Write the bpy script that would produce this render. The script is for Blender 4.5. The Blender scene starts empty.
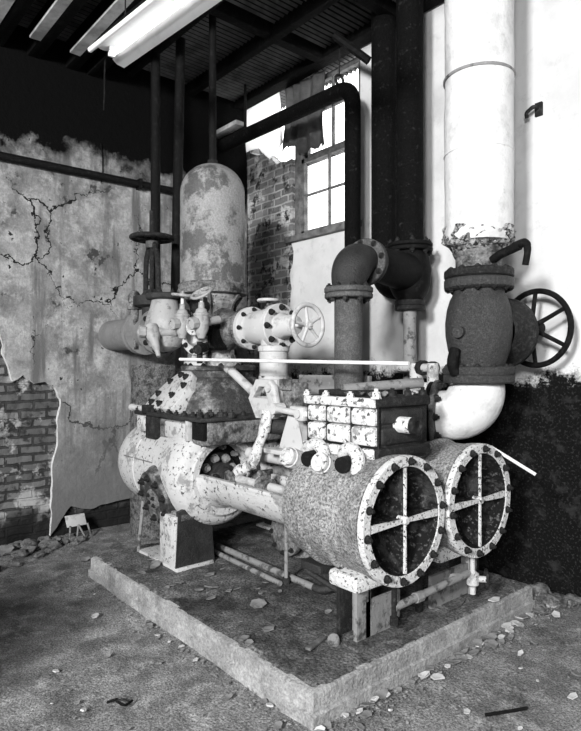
import bpy, bmesh, math, random
from mathutils import Vector as V, Matrix as M, noise
random.seed(7)
S = bpy.context.scene
COL = S.collection
PI = math.pi
X, Y, Z = V((1, 0, 0)), V((0, 1, 0)), V((0, 0, 1))

# ------------------------------------------------------------------ materials
def mat(name, a, b=None, scale=6., thr=.5, soft=.08, rough=.7, bump=.25, bscale=None, metal=0., grain=0., gscale=90., detail=7., c=None, thr2=.62, scale2=2.5):
    """a = main colour, b = colour of the worn patches, c = a second kind of patch (all greys)"""
    m = bpy.data.materials.new(name); m.use_nodes = True
    nt = m.node_tree; N = nt.nodes; L = nt.links
    bs = N['Principled BSDF']; bs.inputs['Roughness'].default_value = rough; bs.inputs['Metallic'].default_value = metal
    bs.inputs['Specular IOR Level'].default_value = .3 if a > .03 else .12
    tc = N.new('ShaderNodeTexCoord')
    def g(v): return (v, v, v, 1)
    def noise_n(s, d=7., r=.62):
        n = N.new('ShaderNodeTexNoise'); n.inputs['Scale'].default_value = s; n.inputs['Detail'].default_value = d
        n.inputs['Roughness'].default_value = r; L.new(tc.outputs['Object'], n.inputs['Vector']); return n
    def mixc(f, c1, c2, blend='MIX'):
        x = N.new('ShaderNodeMix'); x.data_type = 'RGBA'; x.blend_type = blend
        if hasattr(f, 'is_linked'): L.new(f, x.inputs['Factor'])
        else: x.inputs['Factor'].default_value = f
        for sock, v in ((x.inputs[6], c1), (x.inputs[7], c2)):
            if hasattr(v, 'is_linked'): L.new(v, sock)
            else: sock.default_value = g(v)
        return x.outputs[2]
    def ramp(sock, t, s):
        r = N.new('ShaderNodeMapRange'); r.inputs['From Min'].default_value = t - s; r.inputs['From Max'].default_value = t + s
        L.new(sock, r.inputs['Value']); return r.outputs['Result']
    n1 = noise_n(scale, detail)
    out = a; hgt = n1.outputs['Fac']
    if b is not None: out = mixc(ramp(n1.outputs['Fac'], thr, soft), a, b)
    if c is not None:
        n2 = noise_n(scale2, 9., .7); out = mixc(ramp(n2.outputs['Fac'], thr2, soft), out, c)
    if grain:
        n3 = noise_n(gscale, 3., .7); sp = ramp(n3.outputs['Fac'], .5, .14)
        lo = mixc(1., out if hasattr(out, 'is_linked') else mixc(0., out, out), 1 - grain, 'MULTIPLY'); out = mixc(sp, lo, out)
    if hasattr(out, 'is_linked'): L.new(out, bs.inputs['Base Color'])
    else: bs.inputs['Base Color'].default_value = g(out)
    if bump:
        bp = N.new('ShaderNodeBump'); bp.inputs['Strength'].default_value = bump; bp.inputs['Distance'].default_value = .02
        nb = noise_n(bscale or scale * 3, 8., .65); L.new(nb.outputs['Fac'], bp.inputs['Height']); L.new(bp.outputs['Normal'], bs.inputs['Normal'])
    m['x'] = 0
    return m, nt, bs, tc, mixc, ramp, noise_n

def simple(*a, **k): return mat(*a, **k)[0]

PALE = simple('pale_paint', .50, .28, scale=11, thr=.59, soft=.06, bump=.2, bscale=40, rough=.5, c=.60, scale2=5, thr2=.6)
PALED = simple('dull_pale_paint', .36, .14, scale=18, thr=.57, soft=.06, bump=.3, bscale=40, rough=.5, c=.46, scale2=9, thr2=.6)
FLAKE = simple('flaking_white_paint', .70, .06, scale=34, thr=.575, soft=.03, bump=.6, rough=.65, c=.30, scale2=12, thr2=.57)
FLAKE2 = simple('flaking_white_over_rust', .74, .04, scale=60, thr=.585, soft=.03, bump=.9, bscale=70, rough=.7, c=.16, scale2=20, thr2=.63)
CREAM = simple('spotted_cream_paint', .54, .05, scale=36, thr=.605, soft=.03, bump=.5, bscale=40, rough=.55, c=.27, scale2=7, thr2=.57)
SPECK = simple('speckled_grey_paint', .48, .28, scale=5, thr=.56, soft=.1, bump=.8, bscale=70, rough=.6, grain=.82, gscale=85, c=.66, scale2=14, thr2=.62)
HOODL = simple('pale_worn_casting', .34, .08, scale=8, thr=.52, soft=.06, bump=.7, bscale=45, rough=.65, grain=.5, gscale=60, c=.05, scale2=3.2, thr2=.50)
HOODM = simple('worn_grey_casting', .26, .045, scale=9, thr=.53, soft=.06, bump=.7, bscale=45, rough=.65, grain=.6, gscale=60, c=.46, scale2=14, thr2=.64)
TANKM = simple('peeling_tank_paint', .32, .26, scale=7, thr=.55, bump=.4, bscale=50, rough=.5, c=.11, scale2=3.6, thr2=.52, soft=.03, grain=.3, gscale=70)
IRON = simple('dark_iron', .025, .06, scale=40, thr=.57, bump=.6, rough=.55, grain=.5, gscale=120)
BLACK = simple('sooty_iron', .006, .02, scale=30, thr=.62, bump=.5, rough=.6)
LAG = simple('black_pipe_lagging', .005, .035, scale=26, thr=.64, soft=.05, bump=.7, bscale=60, rough=.8, grain=.6, gscale=60)
GREY = simple('grey_iron', .12, .075, scale=9, thr=.52, soft=.15, bump=.4, bscale=80, rough=.6, grain=.55, gscale=110, c=.20, scale2=30, thr2=.66)
GREYD = simple('rusted_elbow_iron', .046, .022, scale=9, thr=.52, soft=.15, bump=.5, bscale=80, rough=.5, grain=.55, gscale=120)
CHECK = simple('rough_valve_iron', .055, .10, scale=50, thr=.60, bump=.6, bscale=90, rough=.5, grain=.6, gscale=120)
DISH = simple('rusted_cover_dish', .012, .13, scale=45, thr=.60, soft=.05, bump=.9, bscale=60, rough=.8, c=.05, scale2=10, thr2=.55)
WHITEPIPE = simple('white_lagging', .70, .56, scale=9, thr=.56, soft=.08, bump=.6, bscale=16, rough=.85, c=.42, scale2=26, thr2=.68)
CRUST = simple('crumbled_lagging', .55, .03, scale=45, thr=.50, soft=.05, bump=1., rough=.9, c=.2, scale2=30, thr2=.55)
STEEL = simple('bright_rod', .80, .6, scale=12, thr=.6, bump=.05, rough=.4)
MIDG = simple('mid_grey_paint', .24, .07, scale=16, thr=.57, soft=.05, bump=.4, rough=.6, c=.36, scale2=24, thr2=.64)
TRIMM = simple('weathered_timber', .20, .08, scale=12, thr=.5, soft=.12, bump=.4, rough=.8)
DTIM = simple('dark_timber', .004, .012, scale=14, thr=.6, bump=.5, rough=.9)
STRIP = simple('pale_ceiling_board', .55, .30, scale=6, thr=.52, soft=.1, bump=.3, rough=.8)
RAGM = simple('dark_rag', .10, .18, scale=8, thr=.5, soft=.15, bump=.3, rough=.9)
CHIPW = simple('pale_chip', .62, .45, scale=10, thr=.5, bump=.2, rough=.8)
CHIPG = simple('grey_chip', .24, .13, scale=10, thr=.5, bump=.3, rough=.9)
STONE = simple('rubble', .20, .05, scale=14, thr=.53, bump=.9, rough=.95, c=.45, scale2=9, thr2=.64)
PIPEL = simple('plain_grey_pipe', .22, .14, scale=6, thr=.55, soft=.12, bump=.3, bscale=30, rough=.6, c=.32, scale2=12, thr2=.64)
PIERM = simple('rough_pier', .22, .06, scale=20, thr=.53, soft=.08, bump=1., rough=.95, grain=.6, c=.34, scale2=18, thr2=.62)
CONC = simple('concrete', .56, .36, scale=7, thr=.5, soft=.12, bump=.8, bscale=40, rough=.9, c=.20, scale2=9, thr2=.61, grain=.4, gscale=90)
DIRT = simple('oily_dirt', .20, .36, scale=10, thr=.56, soft=.08, bump=1., bscale=60, rough=.95, grain=.8, gscale=75, c=.06, scale2=4, thr2=.54)

def matte(bs, v=.08): bs.inputs['Specular IOR Level'].default_value = v
def m_floor():
    m, nt, bs, tc, mix, ramp, nn = mat('dirt_floor', .40, .20, scale=3.6, thr=.52, soft=.10, bump=.7, bscale=60, rough=.95, grain=.72, gscale=110, c=.68, scale2=8, thr2=.60)
    matte(bs); return m
FLOOR = m_floor()

def m_plaster_left():
    m, nt, bs, tc, mix, ramp, nn = mat('stained_plaster', .34, .17, scale=3.4, thr=.52, soft=.10, bump=.6, bscale=16, rough=.9, c=.52, scale2=6.5, thr2=.58, grain=.25, gscale=40)
    N, L = nt.nodes, nt.links
    matte(bs); out = bs.inputs['Base Color'].links[0].from_socket
    sp = N.new('ShaderNodeSeparateXYZ'); L.new(tc.outputs['Object'], sp.inputs[0])
    def mth(op, a, b):
        q = N.new('ShaderNodeMath'); q.operation = op
        for i, v in enumerate((a, b)):
            if hasattr(v, 'is_linked'): L.new(v, q.inputs[i])
            else: q.inputs[i].default_value = v
        return q.outputs[0]
    # vertical damp streaks
    mp = N.new('ShaderNodeMapping'); mp.inputs['Scale'].default_value = (1, 7, .7); L.new(tc.outputs['Object'], mp.inputs[0])
    ns = N.new('ShaderNodeTexNoise'); ns.inputs['Scale'].default_value = 1.6; ns.inputs['Detail'].default_value = 5; L.new(mp.outputs[0], ns.inputs['Vector'])
    out = mix(ramp(ns.outputs['Fac'], .60, .07), out, .13)
    # cracks
    vo = N.new('ShaderNodeTexVoronoi'); vo.feature = 'DISTANCE_TO_EDGE'; vo.inputs['Scale'].default_value = 1.15
    nd = nn(2.6, 6.); ad = N.new('ShaderNodeVectorMath'); ad.operation = 'MULTIPLY_ADD'
    L.new(nd.outputs['Color'], ad.inputs[0]); ad.inputs[1].default_value = (.55, .55, .55); L.new(tc.outputs['Object'], ad.inputs[2]); L.new(ad.outputs[0], vo.inputs['Vector'])
    wid = nn(1.1, 3.)
    cr = mth('LESS_THAN', vo.outputs['Distance'], mth('MULTIPLY', ramp(wid.outputs['Fac'], .545, .1), .013))
    out = mix(cr, out, .015)
    # small spalls
    n5 = nn(3.4, 10.); out = mix(ramp(n5.outputs['Fac'], .64, .012), out, .06)
    n6 = nn(13., 3.); out = mix(ramp(n6.outputs['Fac'], .70, .015), out, .03)
    # shade on the top of the wall painted near black, ragged lower edge
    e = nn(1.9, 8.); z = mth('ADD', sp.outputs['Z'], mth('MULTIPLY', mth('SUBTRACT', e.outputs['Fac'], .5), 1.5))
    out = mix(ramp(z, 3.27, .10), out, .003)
    # darker towards the ground
    out = mix(ramp(mth('MULTIPLY', z, -1.), -.75, .55), out, .15)
    L.new(out, bs.inputs['Base Color'])
    return m
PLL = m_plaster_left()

def m_plaster_right():
    m, nt, bs, tc, mix, ramp, nn = mat('whitewash', .72, .60, scale=2.6, thr=.55, soft=.12, bump=.3, bscale=8, rough=.9, c=.48, scale2=9, thr2=.68)
    N, L = nt.nodes, nt.links
    matte(bs); out = bs.inputs['Base Color'].links[0].from_socket
    sp = N.new('ShaderNodeSeparateXYZ'); L.new(tc.outputs['Object'], sp.inputs[0])
    def mth(op, a, b):
        q = N.new('ShaderNodeMath'); q.operation = op
        for i, v in enumerate((a, b)):
            if hasattr(v, 'is_linked'): L.new(v, q.inputs[i])
            else: q.inputs[i].default_value = v
        return q.outputs[0]
    e = nn(9., 10.); e2 = nn(60., 2.)
    z = mth('ADD', sp.outputs['Z'], mth('MULTIPLY', mth('SUBTRACT', e.outputs['Fac'], .5), .42))
    z = mth('ADD', z, mth('MULTIPLY', mth('SUBTRACT', e2.outputs['Fac'], .5), .16))
    dado = ramp(mth('MULTIPLY', z, -1.), -1.43, .045)
    dk = mix(ramp(e2.outputs['Fac'], .60, .05), mix(ramp(e.outputs['Fac'], .60, .06), .006, .025), .028)
    out = mix(dado, out, dk)
    L.new(out, bs.inputs['Base Color'])
    return m
PLR = m_plaster_right()

def m_brick(name, c1, c2, mortar, axis, patch):
    m, nt, bs, tc, mix, ramp, nn = mat(name, .3, .2, bump=0)
    N, L = nt.nodes, nt.links
    sp = N.new('ShaderNodeSeparateXYZ'); L.new(tc.outputs['Object'], sp.inputs[0])
    cb = N.new('ShaderNodeCombineXYZ'); L.new(sp.outputs[axis], cb.inputs[0]); L.new(sp.outputs['Z'], cb.inputs[1])
    nd = nn(7., 4.); ad = N.new('ShaderNodeVectorMath'); ad.operation = 'MULTIPLY_ADD'
    L.new(nd.outputs['Color'], ad.inputs[0]); ad.inputs[1].default_value = (.035, .035, 0); L.new(cb.outputs[0], ad.inputs[2])
    br = N.new('ShaderNodeTexBrick'); L.new(ad.outputs[0], br.inputs['Vector'])
    br.inputs['Scale'].default_value = 1.; br.inputs['Brick Width'].default_value = .22; br.inputs['Row Height'].default_value = .075
    br.inputs['Mortar Size'].default_value = .012; br.inputs['Mortar Smooth'].default_value = .3
    for k, v in (('Color1', c1), ('Color2', c2), ('Mortar', mortar)): br.inputs[k].default_value = (v, v, v, 1)
    n2 = nn(4.5, 9.); out = mix(ramp(n2.outputs['Fac'], .555, .03), br.outputs['Color'], patch)
    n3 = nn(11., 8.); out = mix(ramp(n3.outputs['Fac'], .585, .04), out, .03)
    zz = N.new('ShaderNodeMath'); zz.operation = 'MULTIPLY_ADD'; L.new(n3.outputs['Fac'], zz.inputs[0]); zz.inputs[1].default_value = -.25; L.new(sp.outputs['Z'], zz.inputs[2])
    out = mix(ramp(zz.outputs[0], .10, .06), .012, out)      # shade of the base cavity painted black along the foot of the wall
    L.new(out, bs.inputs['Base Color'])
    bp = N.new('ShaderNodeBump'); bp.inputs['Strength'].default_value = 1.; bp.inputs['Distance'].default_value = .04
    h = mix(.5, br.outputs['Fac'], n3.outputs['Fac']); h2 = mix(1., 1., h, 'SUBTRACT'); L.new(h2, bp.inputs['Height']); L.new(bp.outputs['Normal'], bs.inputs['Normal'])
    return m
BRL = m_brick('brick_left', .08, .16, .035, 'Y', .36)
BRR = m_brick('brick_right', .13, .26, .40, 'X', .6)

def emis(name, col, st):
    m = bpy.data.materials.new(name); m.use_nodes = True
    b = m.node_tree.nodes['Principled BSDF']; b.inputs['Base Color'].default_value = (col, col, col, 1)
    b.inputs['Emission Color'].default_value = (1, 1, 1, 1); b.inputs['Emission Strength'].default_value = st; return m
TUBE = emis('lamp_tube', .9, 4.)
ENAMEL = simple('white_enamel', .88, .80, scale=8, thr=.6, bump=.05, rough=.35)
GLASS = bpy.data.materials.new('dusty_glass'); GLASS.use_nodes = True
_nt = GLASS.node_tree; _nt.nodes.remove(_nt.nodes['Principled BSDF'])
_t = _nt.nodes.new('ShaderNodeBsdfTransparent'); _t.inputs[0].default_value = (.92, .92, .92, 1)
_g = _nt.nodes.new('ShaderNodeBsdfGlossy'); _g.inputs['Roughness'].default_value = .1
_m = _nt.nodes.new('ShaderNodeMixShader'); _m.inputs[0].default_value = .06
_nt.links.new(_t.outputs[0], _m.inputs[1]); _nt.links.new(_g.outputs[0], _m.inputs[2]); _nt.links.new(_m.outputs[0], _nt.nodes['Material Output'].inputs[0])

# ------------------------------------------------------------------ mesh helpers
def frame(d, up=None):
    d = V(d).normalized(); up = V(up) if up is not None else (Z if abs(d.z) < .9 else X)
    u = up.cross(d).normalized(); w = d.cross(u).normalized(); return u, w, d
def box(bm, lo, hi, bev=0.):
    lo, hi = V(lo), V(hi); r = bmesh.ops.create_cube(bm, size=1.); c = (lo + hi) / 2; s = hi - lo
    for v in r['verts']: v.co = V((c.x + v.co.x * s.x, c.y + v.co.y * s.y, c.z + v.co.z * s.z))
    if bev:
        es = list({e for v in r['verts'] for e in v.link_edges}); bmesh.ops.bevel(bm, geom=es, offset=bev, segments=2, affect='EDGES', profile=.5)
    return bm
def obox(bm, c, u, v, w, su, sv, sw, bev=0.):
    """oriented box about c with full sizes su, sv, sw on axes u, v, w"""
    c = V(c); u, v, w = V(u).normalized(), V(v).normalized(), V(w).normalized()
    r = bmesh.ops.create_cube(bm, size=1.)
    for q in r['verts']: q.co = c + u * q.co.x * su + v * q.co.y * sv + w * q.co.z * sw
    if bev:
        es = list({e for q in r['verts'] for e in q.link_edges}); bmesh.ops.bevel(bm, geom=es, offset=bev, segments=2, affect='EDGES', profile=.5)
    return bm
def lathe(bm, o, d, prof, seg=40, a0=0., a1=2 * PI, up=None):
    """profile [(t along d, radius)]; closed round the axis unless a0..a1 is given"""
    o = V(o); u, w, d = frame(d, up); full = abs(a1 - a0 - 2 * PI) < 1e-6; n = seg if full else seg + 1
    rings = []
    for t, r in prof:
        if r < 1e-6: rings.append([bm.verts.new(o + d * t)]); continue
        rings.append([bm.verts.new(o + d * t + (u * math.cos(a0 + (a1 - a0) * i / seg) + w * math.sin(a0 + (a1 - a0) * i / seg)) * r) for i in range(n)])
    for A, B in zip(rings, rings[1:]):
        for i in range(seg):
            j = (i + 1) % n if full else i + 1
            if len(A) == 1 and len(B) == 1: continue
            if len(A) == 1: bm.faces.new((A[0], B[i], B[j]))
            elif len(B) == 1: bm.faces.new((A[i], A[j], B[0]))
            else: bm.faces.new((A[i], A[j], B[j], B[i]))
    return bm
def cyl(bm, p0, p1, r, r1=None, seg=24):
    p0, p1 = V(p0), V(p1); h = (p1 - p0).length; r1 = r if r1 is None else r1
    return lathe(bm, p0, p1 - p0, [(0, 0), (0, r), (h, r1), (h, 0)], seg)
def flange(bm, o, d, r, t, seg=36, b=.006):
    return lathe(bm, o, d, [(0, 0), (0, r - b), (b, r), (t - b, r), (t, r - b), (t, 0)], seg)
def ring(bm, o, d, ri, ro, t, seg=40, b=.005):
    return lathe(bm, o, d, [(0, ri), (0, ro - b), (b, ro), (t - b, ro), (t, ro - b), (t, ri), (0, ri)], seg)
def bend(pts, r=.1, n=8):
    pts = [V(p) for p in pts]; out = [pts[0]]
    for a, b, c in zip(pts, pts[1:], pts[2:]):
        d1, d2 = (a - b).normalized(), (c - b).normalized(); k = min(r, (a - b).length * .49, (c - b).length * .49)
        p, q = b + d1 * k, b + d2 * k
        for i in range(n + 1):
            t = i / n; out.append(p * (1 - t) ** 2 + b * 2 * t * (1 - t) + q * t * t)
    out.append(pts[-1]); return out
def tube(bm, pts, r, seg=20, caps=True):
    pts = [V(p) for p in pts]; rs = r if isinstance(r, (list, tuple)) else [r] * len(pts)
    t0 = (pts[1] - pts[0]).normalized(); u, w, _ = frame(t0); rings = []; prev = t0
    for i, p in enumerate(pts):
        t = (pts[min(i + 1, len(pts) - 1)] - pts[max(i - 1, 0)]).normalized()
        q = prev.rotation_difference(t); u = (q @ u); u = (u - t * u.dot(t)).normalized(); w = t.cross(u); prev = t
        rings.append([bm.verts.new(p + (u * math.cos(2 * PI * k / seg) + w * math.sin(2 * PI * k / seg)) * rs[i]) for k in range(seg)])
    for A, B in zip(rings, rings[1:]):
        for k in range(seg): bm.faces.new((A[k], A[(k + 1) % seg], B[(k + 1) % seg], B[k]))
    if caps: bm.faces.new(rings[0][::-1]); bm.faces.new(rings[-1])
    return bm
def torus(bm, o, d, R, r, seg=48, s2=12):
    o = V(o); u, w, d = frame(d); rings = []
    for i in range(seg):
        a = 2 * PI * i / seg; rad = u * math.cos(a) + w * math.sin(a)
        rings.append([bm.verts.new(o + rad * (R + r * math.cos(2 * PI * k / s2)) + d * r * math.sin(2 * PI * k / s2)) for k in range(s2)])
    for i in range(seg):
        A, B = rings[i], rings[(i + 1) % seg]
        for k in range(s2): bm.faces.new((A[k], B[k], B[(k + 1) % s2], A[(k + 1) % s2]))
    return bm
def prism(bm, pts, n, t):
    """closed outline pts (3D, planar) pushed by t along n"""
    n = V(n).normalized() * t; A = [bm.verts.new(V(p)) for p in pts]; B = [bm.verts.new(V(p) + n) for p in pts]
    bm.faces.new(A); bm.faces.new(B[::-1])
    for i in range(len(A)): j = (i + 1) % len(A); bm.faces.new((A[i], B[i], B[j], A[j]))
    return bm
def rough(bm, amp, s=8., seed=0):
    for v in bm.verts:
        v.co += V(noise.noise_vector(v.co * s + V((seed, seed * 2, 0)))) * amp
    return bm
def rock(bm, c, r, seed, sq=(1, 1, .6), sub=2):
    q = bmesh.ops.create_icosphere(bm, subdivisions=sub, radius=1.)
    for v in q['verts']:
        n = noise.noise(v.co * 1.3 + V((seed * 7.1, seed * 3.3, 0))) * .55 + noise.noise(v.co * 3.1 + V((seed, 0, seed * 5))) * .25
        p = v.co * (1 + n); v.co = V(c) + V((p.x * r * sq[0], p.y * r * sq[1], p.z * r * sq[2]))
    return bm
def mesh_of(name, bm, m, ang=35):
    bmesh.ops.recalc_face_normals(bm, faces=bm.faces)
    me = bpy.data.meshes.new(name); bm.to_mesh(me); bm.free()
    for q in (m if isinstance(m, list) else [m]): me.materials.append(q)
    me.polygons.foreach_set('use_smooth', [True] * len(me.polygons)); me.set_sharp_from_angle(angle=math.radians(ang)); return me
def root_loc(o):
    p = V((0, 0, 0))
    while o is not None: p += o.location; o = o.parent
    return p
def part(name, bm, m, parent, label=None, ang=35):
    """mesh given in world coordinates, stored relative to the thing it belongs to"""
    off = root_loc(parent); bmesh.ops.translate(bm, vec=-off, verts=bm.verts)
    o = bpy.data.objects.new(name, mesh_of(name, bm, m, ang)); COL.objects.link(o); o.parent = parent
    if label: o['label'] = label
    return o
def tag(o, label, cat, group=None, kind=None):
    o['label'] = label; o['category'] = cat
    if group: o['group'] = group
    if kind: o['kind'] = kind
    return o
def thing(name, loc, label, cat, group=None):
    o = bpy.data.objects.new(name, None); o.empty_display_size = .1; COL.objects.link(o); o.location = loc; return tag(o, label, cat, group)
def single(name, bm, m, loc, label, cat, group=None, ang=35):
    bmesh.ops.translate(bm, vec=-V(loc), verts=bm.verts)
    o = bpy.data.objects.new(name, mesh_of(name, bm, m, ang)); COL.objects.link(o); o.location = loc; return tag(o, label, cat, group)
def struct(name, bm, m, parent=None, label=None, ang=30):
    o = bpy.data.objects.new(name, mesh_of(name, bm, m, ang)); COL.objects.link(o)
    if parent: o.parent = parent
    else: o['kind'] = 'structure'
    if label: o['label'] = label
    return o
_bolt = {}
def bolt(parent, p, d, r=.018, h=.022, m=None, stud=True, name='bolt'):
    m = m or IRON; k = (r, h, m.name, stud)
    if k not in _bolt:
        bm = bmesh.new(); cyl(bm, (0, 0, -.004), (0, 0, .004), r * 1.25, seg=16); lathe(bm, (0, 0, 0), Z, [(.004, 0), (.004, r), (h * .85, r), (h, r * .8), (h, 0)], 6)
        if stud: cyl(bm, (0, 0, h), (0, 0, h * 1.5), r * .5, seg=10)
        _bolt[k] = mesh_of('bolt', bm, m)
    o = bpy.data.objects.new(name, _bolt[k]); COL.objects.link(o); o.parent = parent
    o.location = V(p) - root_loc(parent); q = V(d).normalized().to_track_quat('Z', 'Y')
    o.rotation_euler = (q @ M.Rotation(random.uniform(0, 1), 3, 'Z').to_quaternion()).to_euler(); return o
def bolts(parent, o, d, R, n, r=.016, h=.02, a0=0., m=None, stud=True, arc=2 * PI):
    u, w, d = frame(d); o = V(o)
    for i in range(n):
        a = a0 + arc * i / n; bolt(parent, o + (u * math.cos(a) + w * math.sin(a)) * R, d, r, h, m, stud)
def wheel(parent, o, d, R, r, n=5, hub=.03, m=None, rsp=None, a0=0., dish=0.):
    """a hand wheel: rim, spokes and hub in one casting"""
    bm = bmesh.new(); o = V(o); torus(bm, o, d, R, r); u, w, d = frame(d); cyl(bm, o - d * hub * .8, o + d * hub * .8, hub)
    for i in range(n):
        a = a0 + 2 * PI * i / n; e = u * math.cos(a) + w * math.sin(a); tube(bm, [o + e * hub * .5 + d * dish, o + e * (R * .5) + d * dish * .5, o + e * R], [(rsp or r) * 1.25, (rsp or r), (rsp or r) * .95], 10)
    cyl(bm, o + d * hub * .6, o + d * hub * 1.5, hub * .45, seg=6)
    return part('hand_wheel', bm, m or IRON, parent)
nb = bmesh.new

# ------------------------------------------------------------------ camera, world, render look
cam = bpy.data.cameras.new('camera'); cam.sensor_fit = 'HORIZONTAL'; cam.sensor_width = 36; cam.lens = 36 * 590 / 581.
co = bpy.data.objects.new('camera', cam); COL.objects.link(co); S.camera = co
TH = math.radians(40.7); FW = V((-math.cos(TH), math.sin(TH), 0)); RT = V((math.sin(TH), math.cos(TH), 0))
co.location = (1.76, -1.634, 1.485); co.rotation_euler = FW.to_track_quat('-Z', 'Y').to_euler(); cam.clip_start = .05
w = bpy.data.worlds.new('sky'); S.world = w; w.use_nodes = True
w.node_tree.nodes['Background'].inputs[0].default_value = (1, 1, 1, 1); w.node_tree.nodes['Background'].inputs[1].default_value = 3.5
S.view_settings.view_transform = 'Standard'; S.view_settings.look = 'None'; S.view_settings.gamma = 1; S.view_settings.use_curve_mapping = False
S.view_settings.exposure = 0.

# ------------------------------------------------------------------ the room
XL, YR, ZC = -3.49, 2.2, 4.35          # left wall, right wall, ceiling
XE, YF = 4.6, -5.8                      # the two walls behind the camera
bm = nb(); bmesh.ops.create_grid(bm, x_segments=150, y_segments=150, size=.5)
for v in bm.verts:
    x, y = XL + (v.co.x + .5) * (XE - XL), YF + (v.co.y + .5) * (YR - YF)
    n = noise.noise(V((x * 1.6, y * 1.6, 0))) * .010 + noise.noise(V((x * 6, y * 6, 3))) * .006
    v.co = V((x + (-.25 if v.co.x < -.499 else 0), y + (.3 if v.co.y > .499 else 0), min(n - .008, .004)))
struct('floor', bm, FLOOR)
# left wall: bare brick with a plaster skin that has broken away low down
bm = nb(); box(bm, (XL - .35, YF, -.1), (XL, YR + .4, ZC)); wl = struct('wall_left', bm, BRL)
bm = nb(); bmesh.ops.create_grid(bm, x_segments=70, y_segments=90, size=.5)
for v in bm.verts:
    y, z = -1.0 + (v.co.x + .5) * 1.35, -.02 + (v.co.y + .5) * 2.2; up_ = min(1, max(0, (z - .75) / .3)); k = noise.noise(V((y * 5, z * 5, 0))) * .022 + noise.noise(V((y * 14, z * 14, 3))) * (.010 + .02 * up_)
    v.co = V((XL + .012 + max(-.03, k), y, z))
struct('bare_brick', bm, BRL, wl, 'rough bared brickwork low on the left wall', 60)
out = [(YR, ZC), (YR, .30)]
def ragged(a, b, n, amp, s):
    r = []
    for i in range(n):
        t = i / n; p = (a[0] + (b[0] - a[0]) * t, a[1] + (b[1] - a[1]) * t); k = noise.noise_vector(V((p[0] * 9, p[1] * 9, s)))
        r.append((p[0] + k.x * amp, p[1] + k.y * amp))
    return r
key = [(YR, .30), (1.2, .26), (.85, .235), (.62, .22), (.45, .20), (.30, .235), (.20, .16), (.13, .02), (.11, .25), (.12, .55), (.17, .80), (.18, 1.00), (.20, 1.18), (.15, 1.30), (.08, 1.36), (.0, 1.33), (-.10, 1.41), (-.19, 1.36), (-.26, 1.58), (-.34, 1.95), (-.50, 2.05), (-.7, 1.6), (-.8, .9), (-.85, .02)]
out = [(YR, ZC)]
for a, b in zip(key, key[1:]): out += ragged(a, b, 6, .03, 1.)
out += [(-.85, .0), (YF, 0.), (YF, ZC)]
bm = nb(); prism(bm, [(XL - .02, y, z) for y, z in out], X, .075); EDGE = simple('broken_plaster_edge', .80, .5, scale=20, thr=.58, bump=.5, rough=.95)
bm.normal_update()
for f in bm.faces:
    if abs(f.normal.x) < .5: f.material_index = 1
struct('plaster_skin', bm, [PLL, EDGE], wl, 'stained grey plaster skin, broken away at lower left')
bm = nb(); pts = [V((XL + .047, -1.2 + i * .08, 2.235 - .02 * i * .08 + noise.noise(V((i * .35, 0, 0))) * .018)) for i in range(30)]
tube(bm, pts, [.010 + .007 * noise.noise(V((i * .8, 5, 0))) for i in range(30)], 6); struct('plaster_ridge', bm, PLL, wl)
# right wall with the window notch
notch = [(-3.40, ZC), (-3.40, 4.1), (-3.44, 3.95), (-3.40, 3.80), (-3.28, 3.74), (-3.12, 3.72), (-3.02, 3.63), (-2.95, 3.56), (-2.88, 3.57), (-2.80, 3.55), (-2.72, 3.56), (-2.70, 2.74), (-1.76, 2.74), (-1.76, ZC)]
bm = nb(); prism(bm, [(x, YR + .03, z) for x, z in [(XL - .3, ZC), (XL - .3, -.1), (XE, -.1), (XE, ZC)] + notch[::-1]], Y, .13); wr = struct('wall_right', bm, BRR)
pl = [(-2.70, 2.74), (-1.76, 2.74), (-1.76, ZC), (XE, ZC), (XE, 0), (-2.35, 0)] + ragged((-2.35, 0), (-2.72, 1.6), 10, .05, 2.) + ragged((-2.72, 1.6), (-2.66, 2.70), 12, .04, 4.)
bm = nb(); prism(bm, [(x, YR, z) for x, z in pl], Y, .04); struct('plaster_skin', bm, PLR, wr, 'white plaster over a black painted lower wall')
# walls behind the camera; the front one has the opening the daylight comes through
WINS = ((2.0, 3.0), (3.55, 4.55)); WZ0, WZ1 = 2.4, 4.0
bm = nb(); pts = [(XL - .3, -.1), (XL - .3, ZC)]
for x0, x1 in WINS: pts += [(x0, ZC), (x0, WZ0), (x1, WZ0), (x1, ZC)]
prism(bm, [V((x, YF, z)) for x, z in pts + [(XE + .3, ZC), (XE + .3, -.1)]], -Y, .3)
for x0, x1 in WINS: box(bm, (x0, YF - .3, WZ1), (x1, YF, ZC))
struct('wall_front', bm, PIERM)
bm = nb(); box(bm, (XE, YF, -.1), (XE + .3, YR + .4, ZC)); struct('wall_east', bm, PIERM)
# unseen low blocker added beside the camera to cast the floor shadow on the left
bm = nb(); pd = V((-.81, -.59, 0)).normalized(); obox(bm, V((-.50, -1.76, .50)) + pd * 1.2, pd, V((-.59, .81, 0)), Z, 2.4, .2, 1.08, .01); struct('shadow_blocker', bm, BRL)
for k, (x0, x1) in enumerate(WINS):
    bm = nb()
    for x in (x0, (x0 + x1) / 2 - .03, x1 - .06): box(bm, (x, YF - .2, WZ0), (x + .06, YF - .12, WZ1))
    for z in (WZ0, (WZ0 + WZ1) / 2 - .03, WZ1 - .06): box(bm, (x0, YF - .2, z), (x1, YF - .12, z + .06))
    struct('window_%d' % (k + 2), bm, TRIMM)
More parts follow.
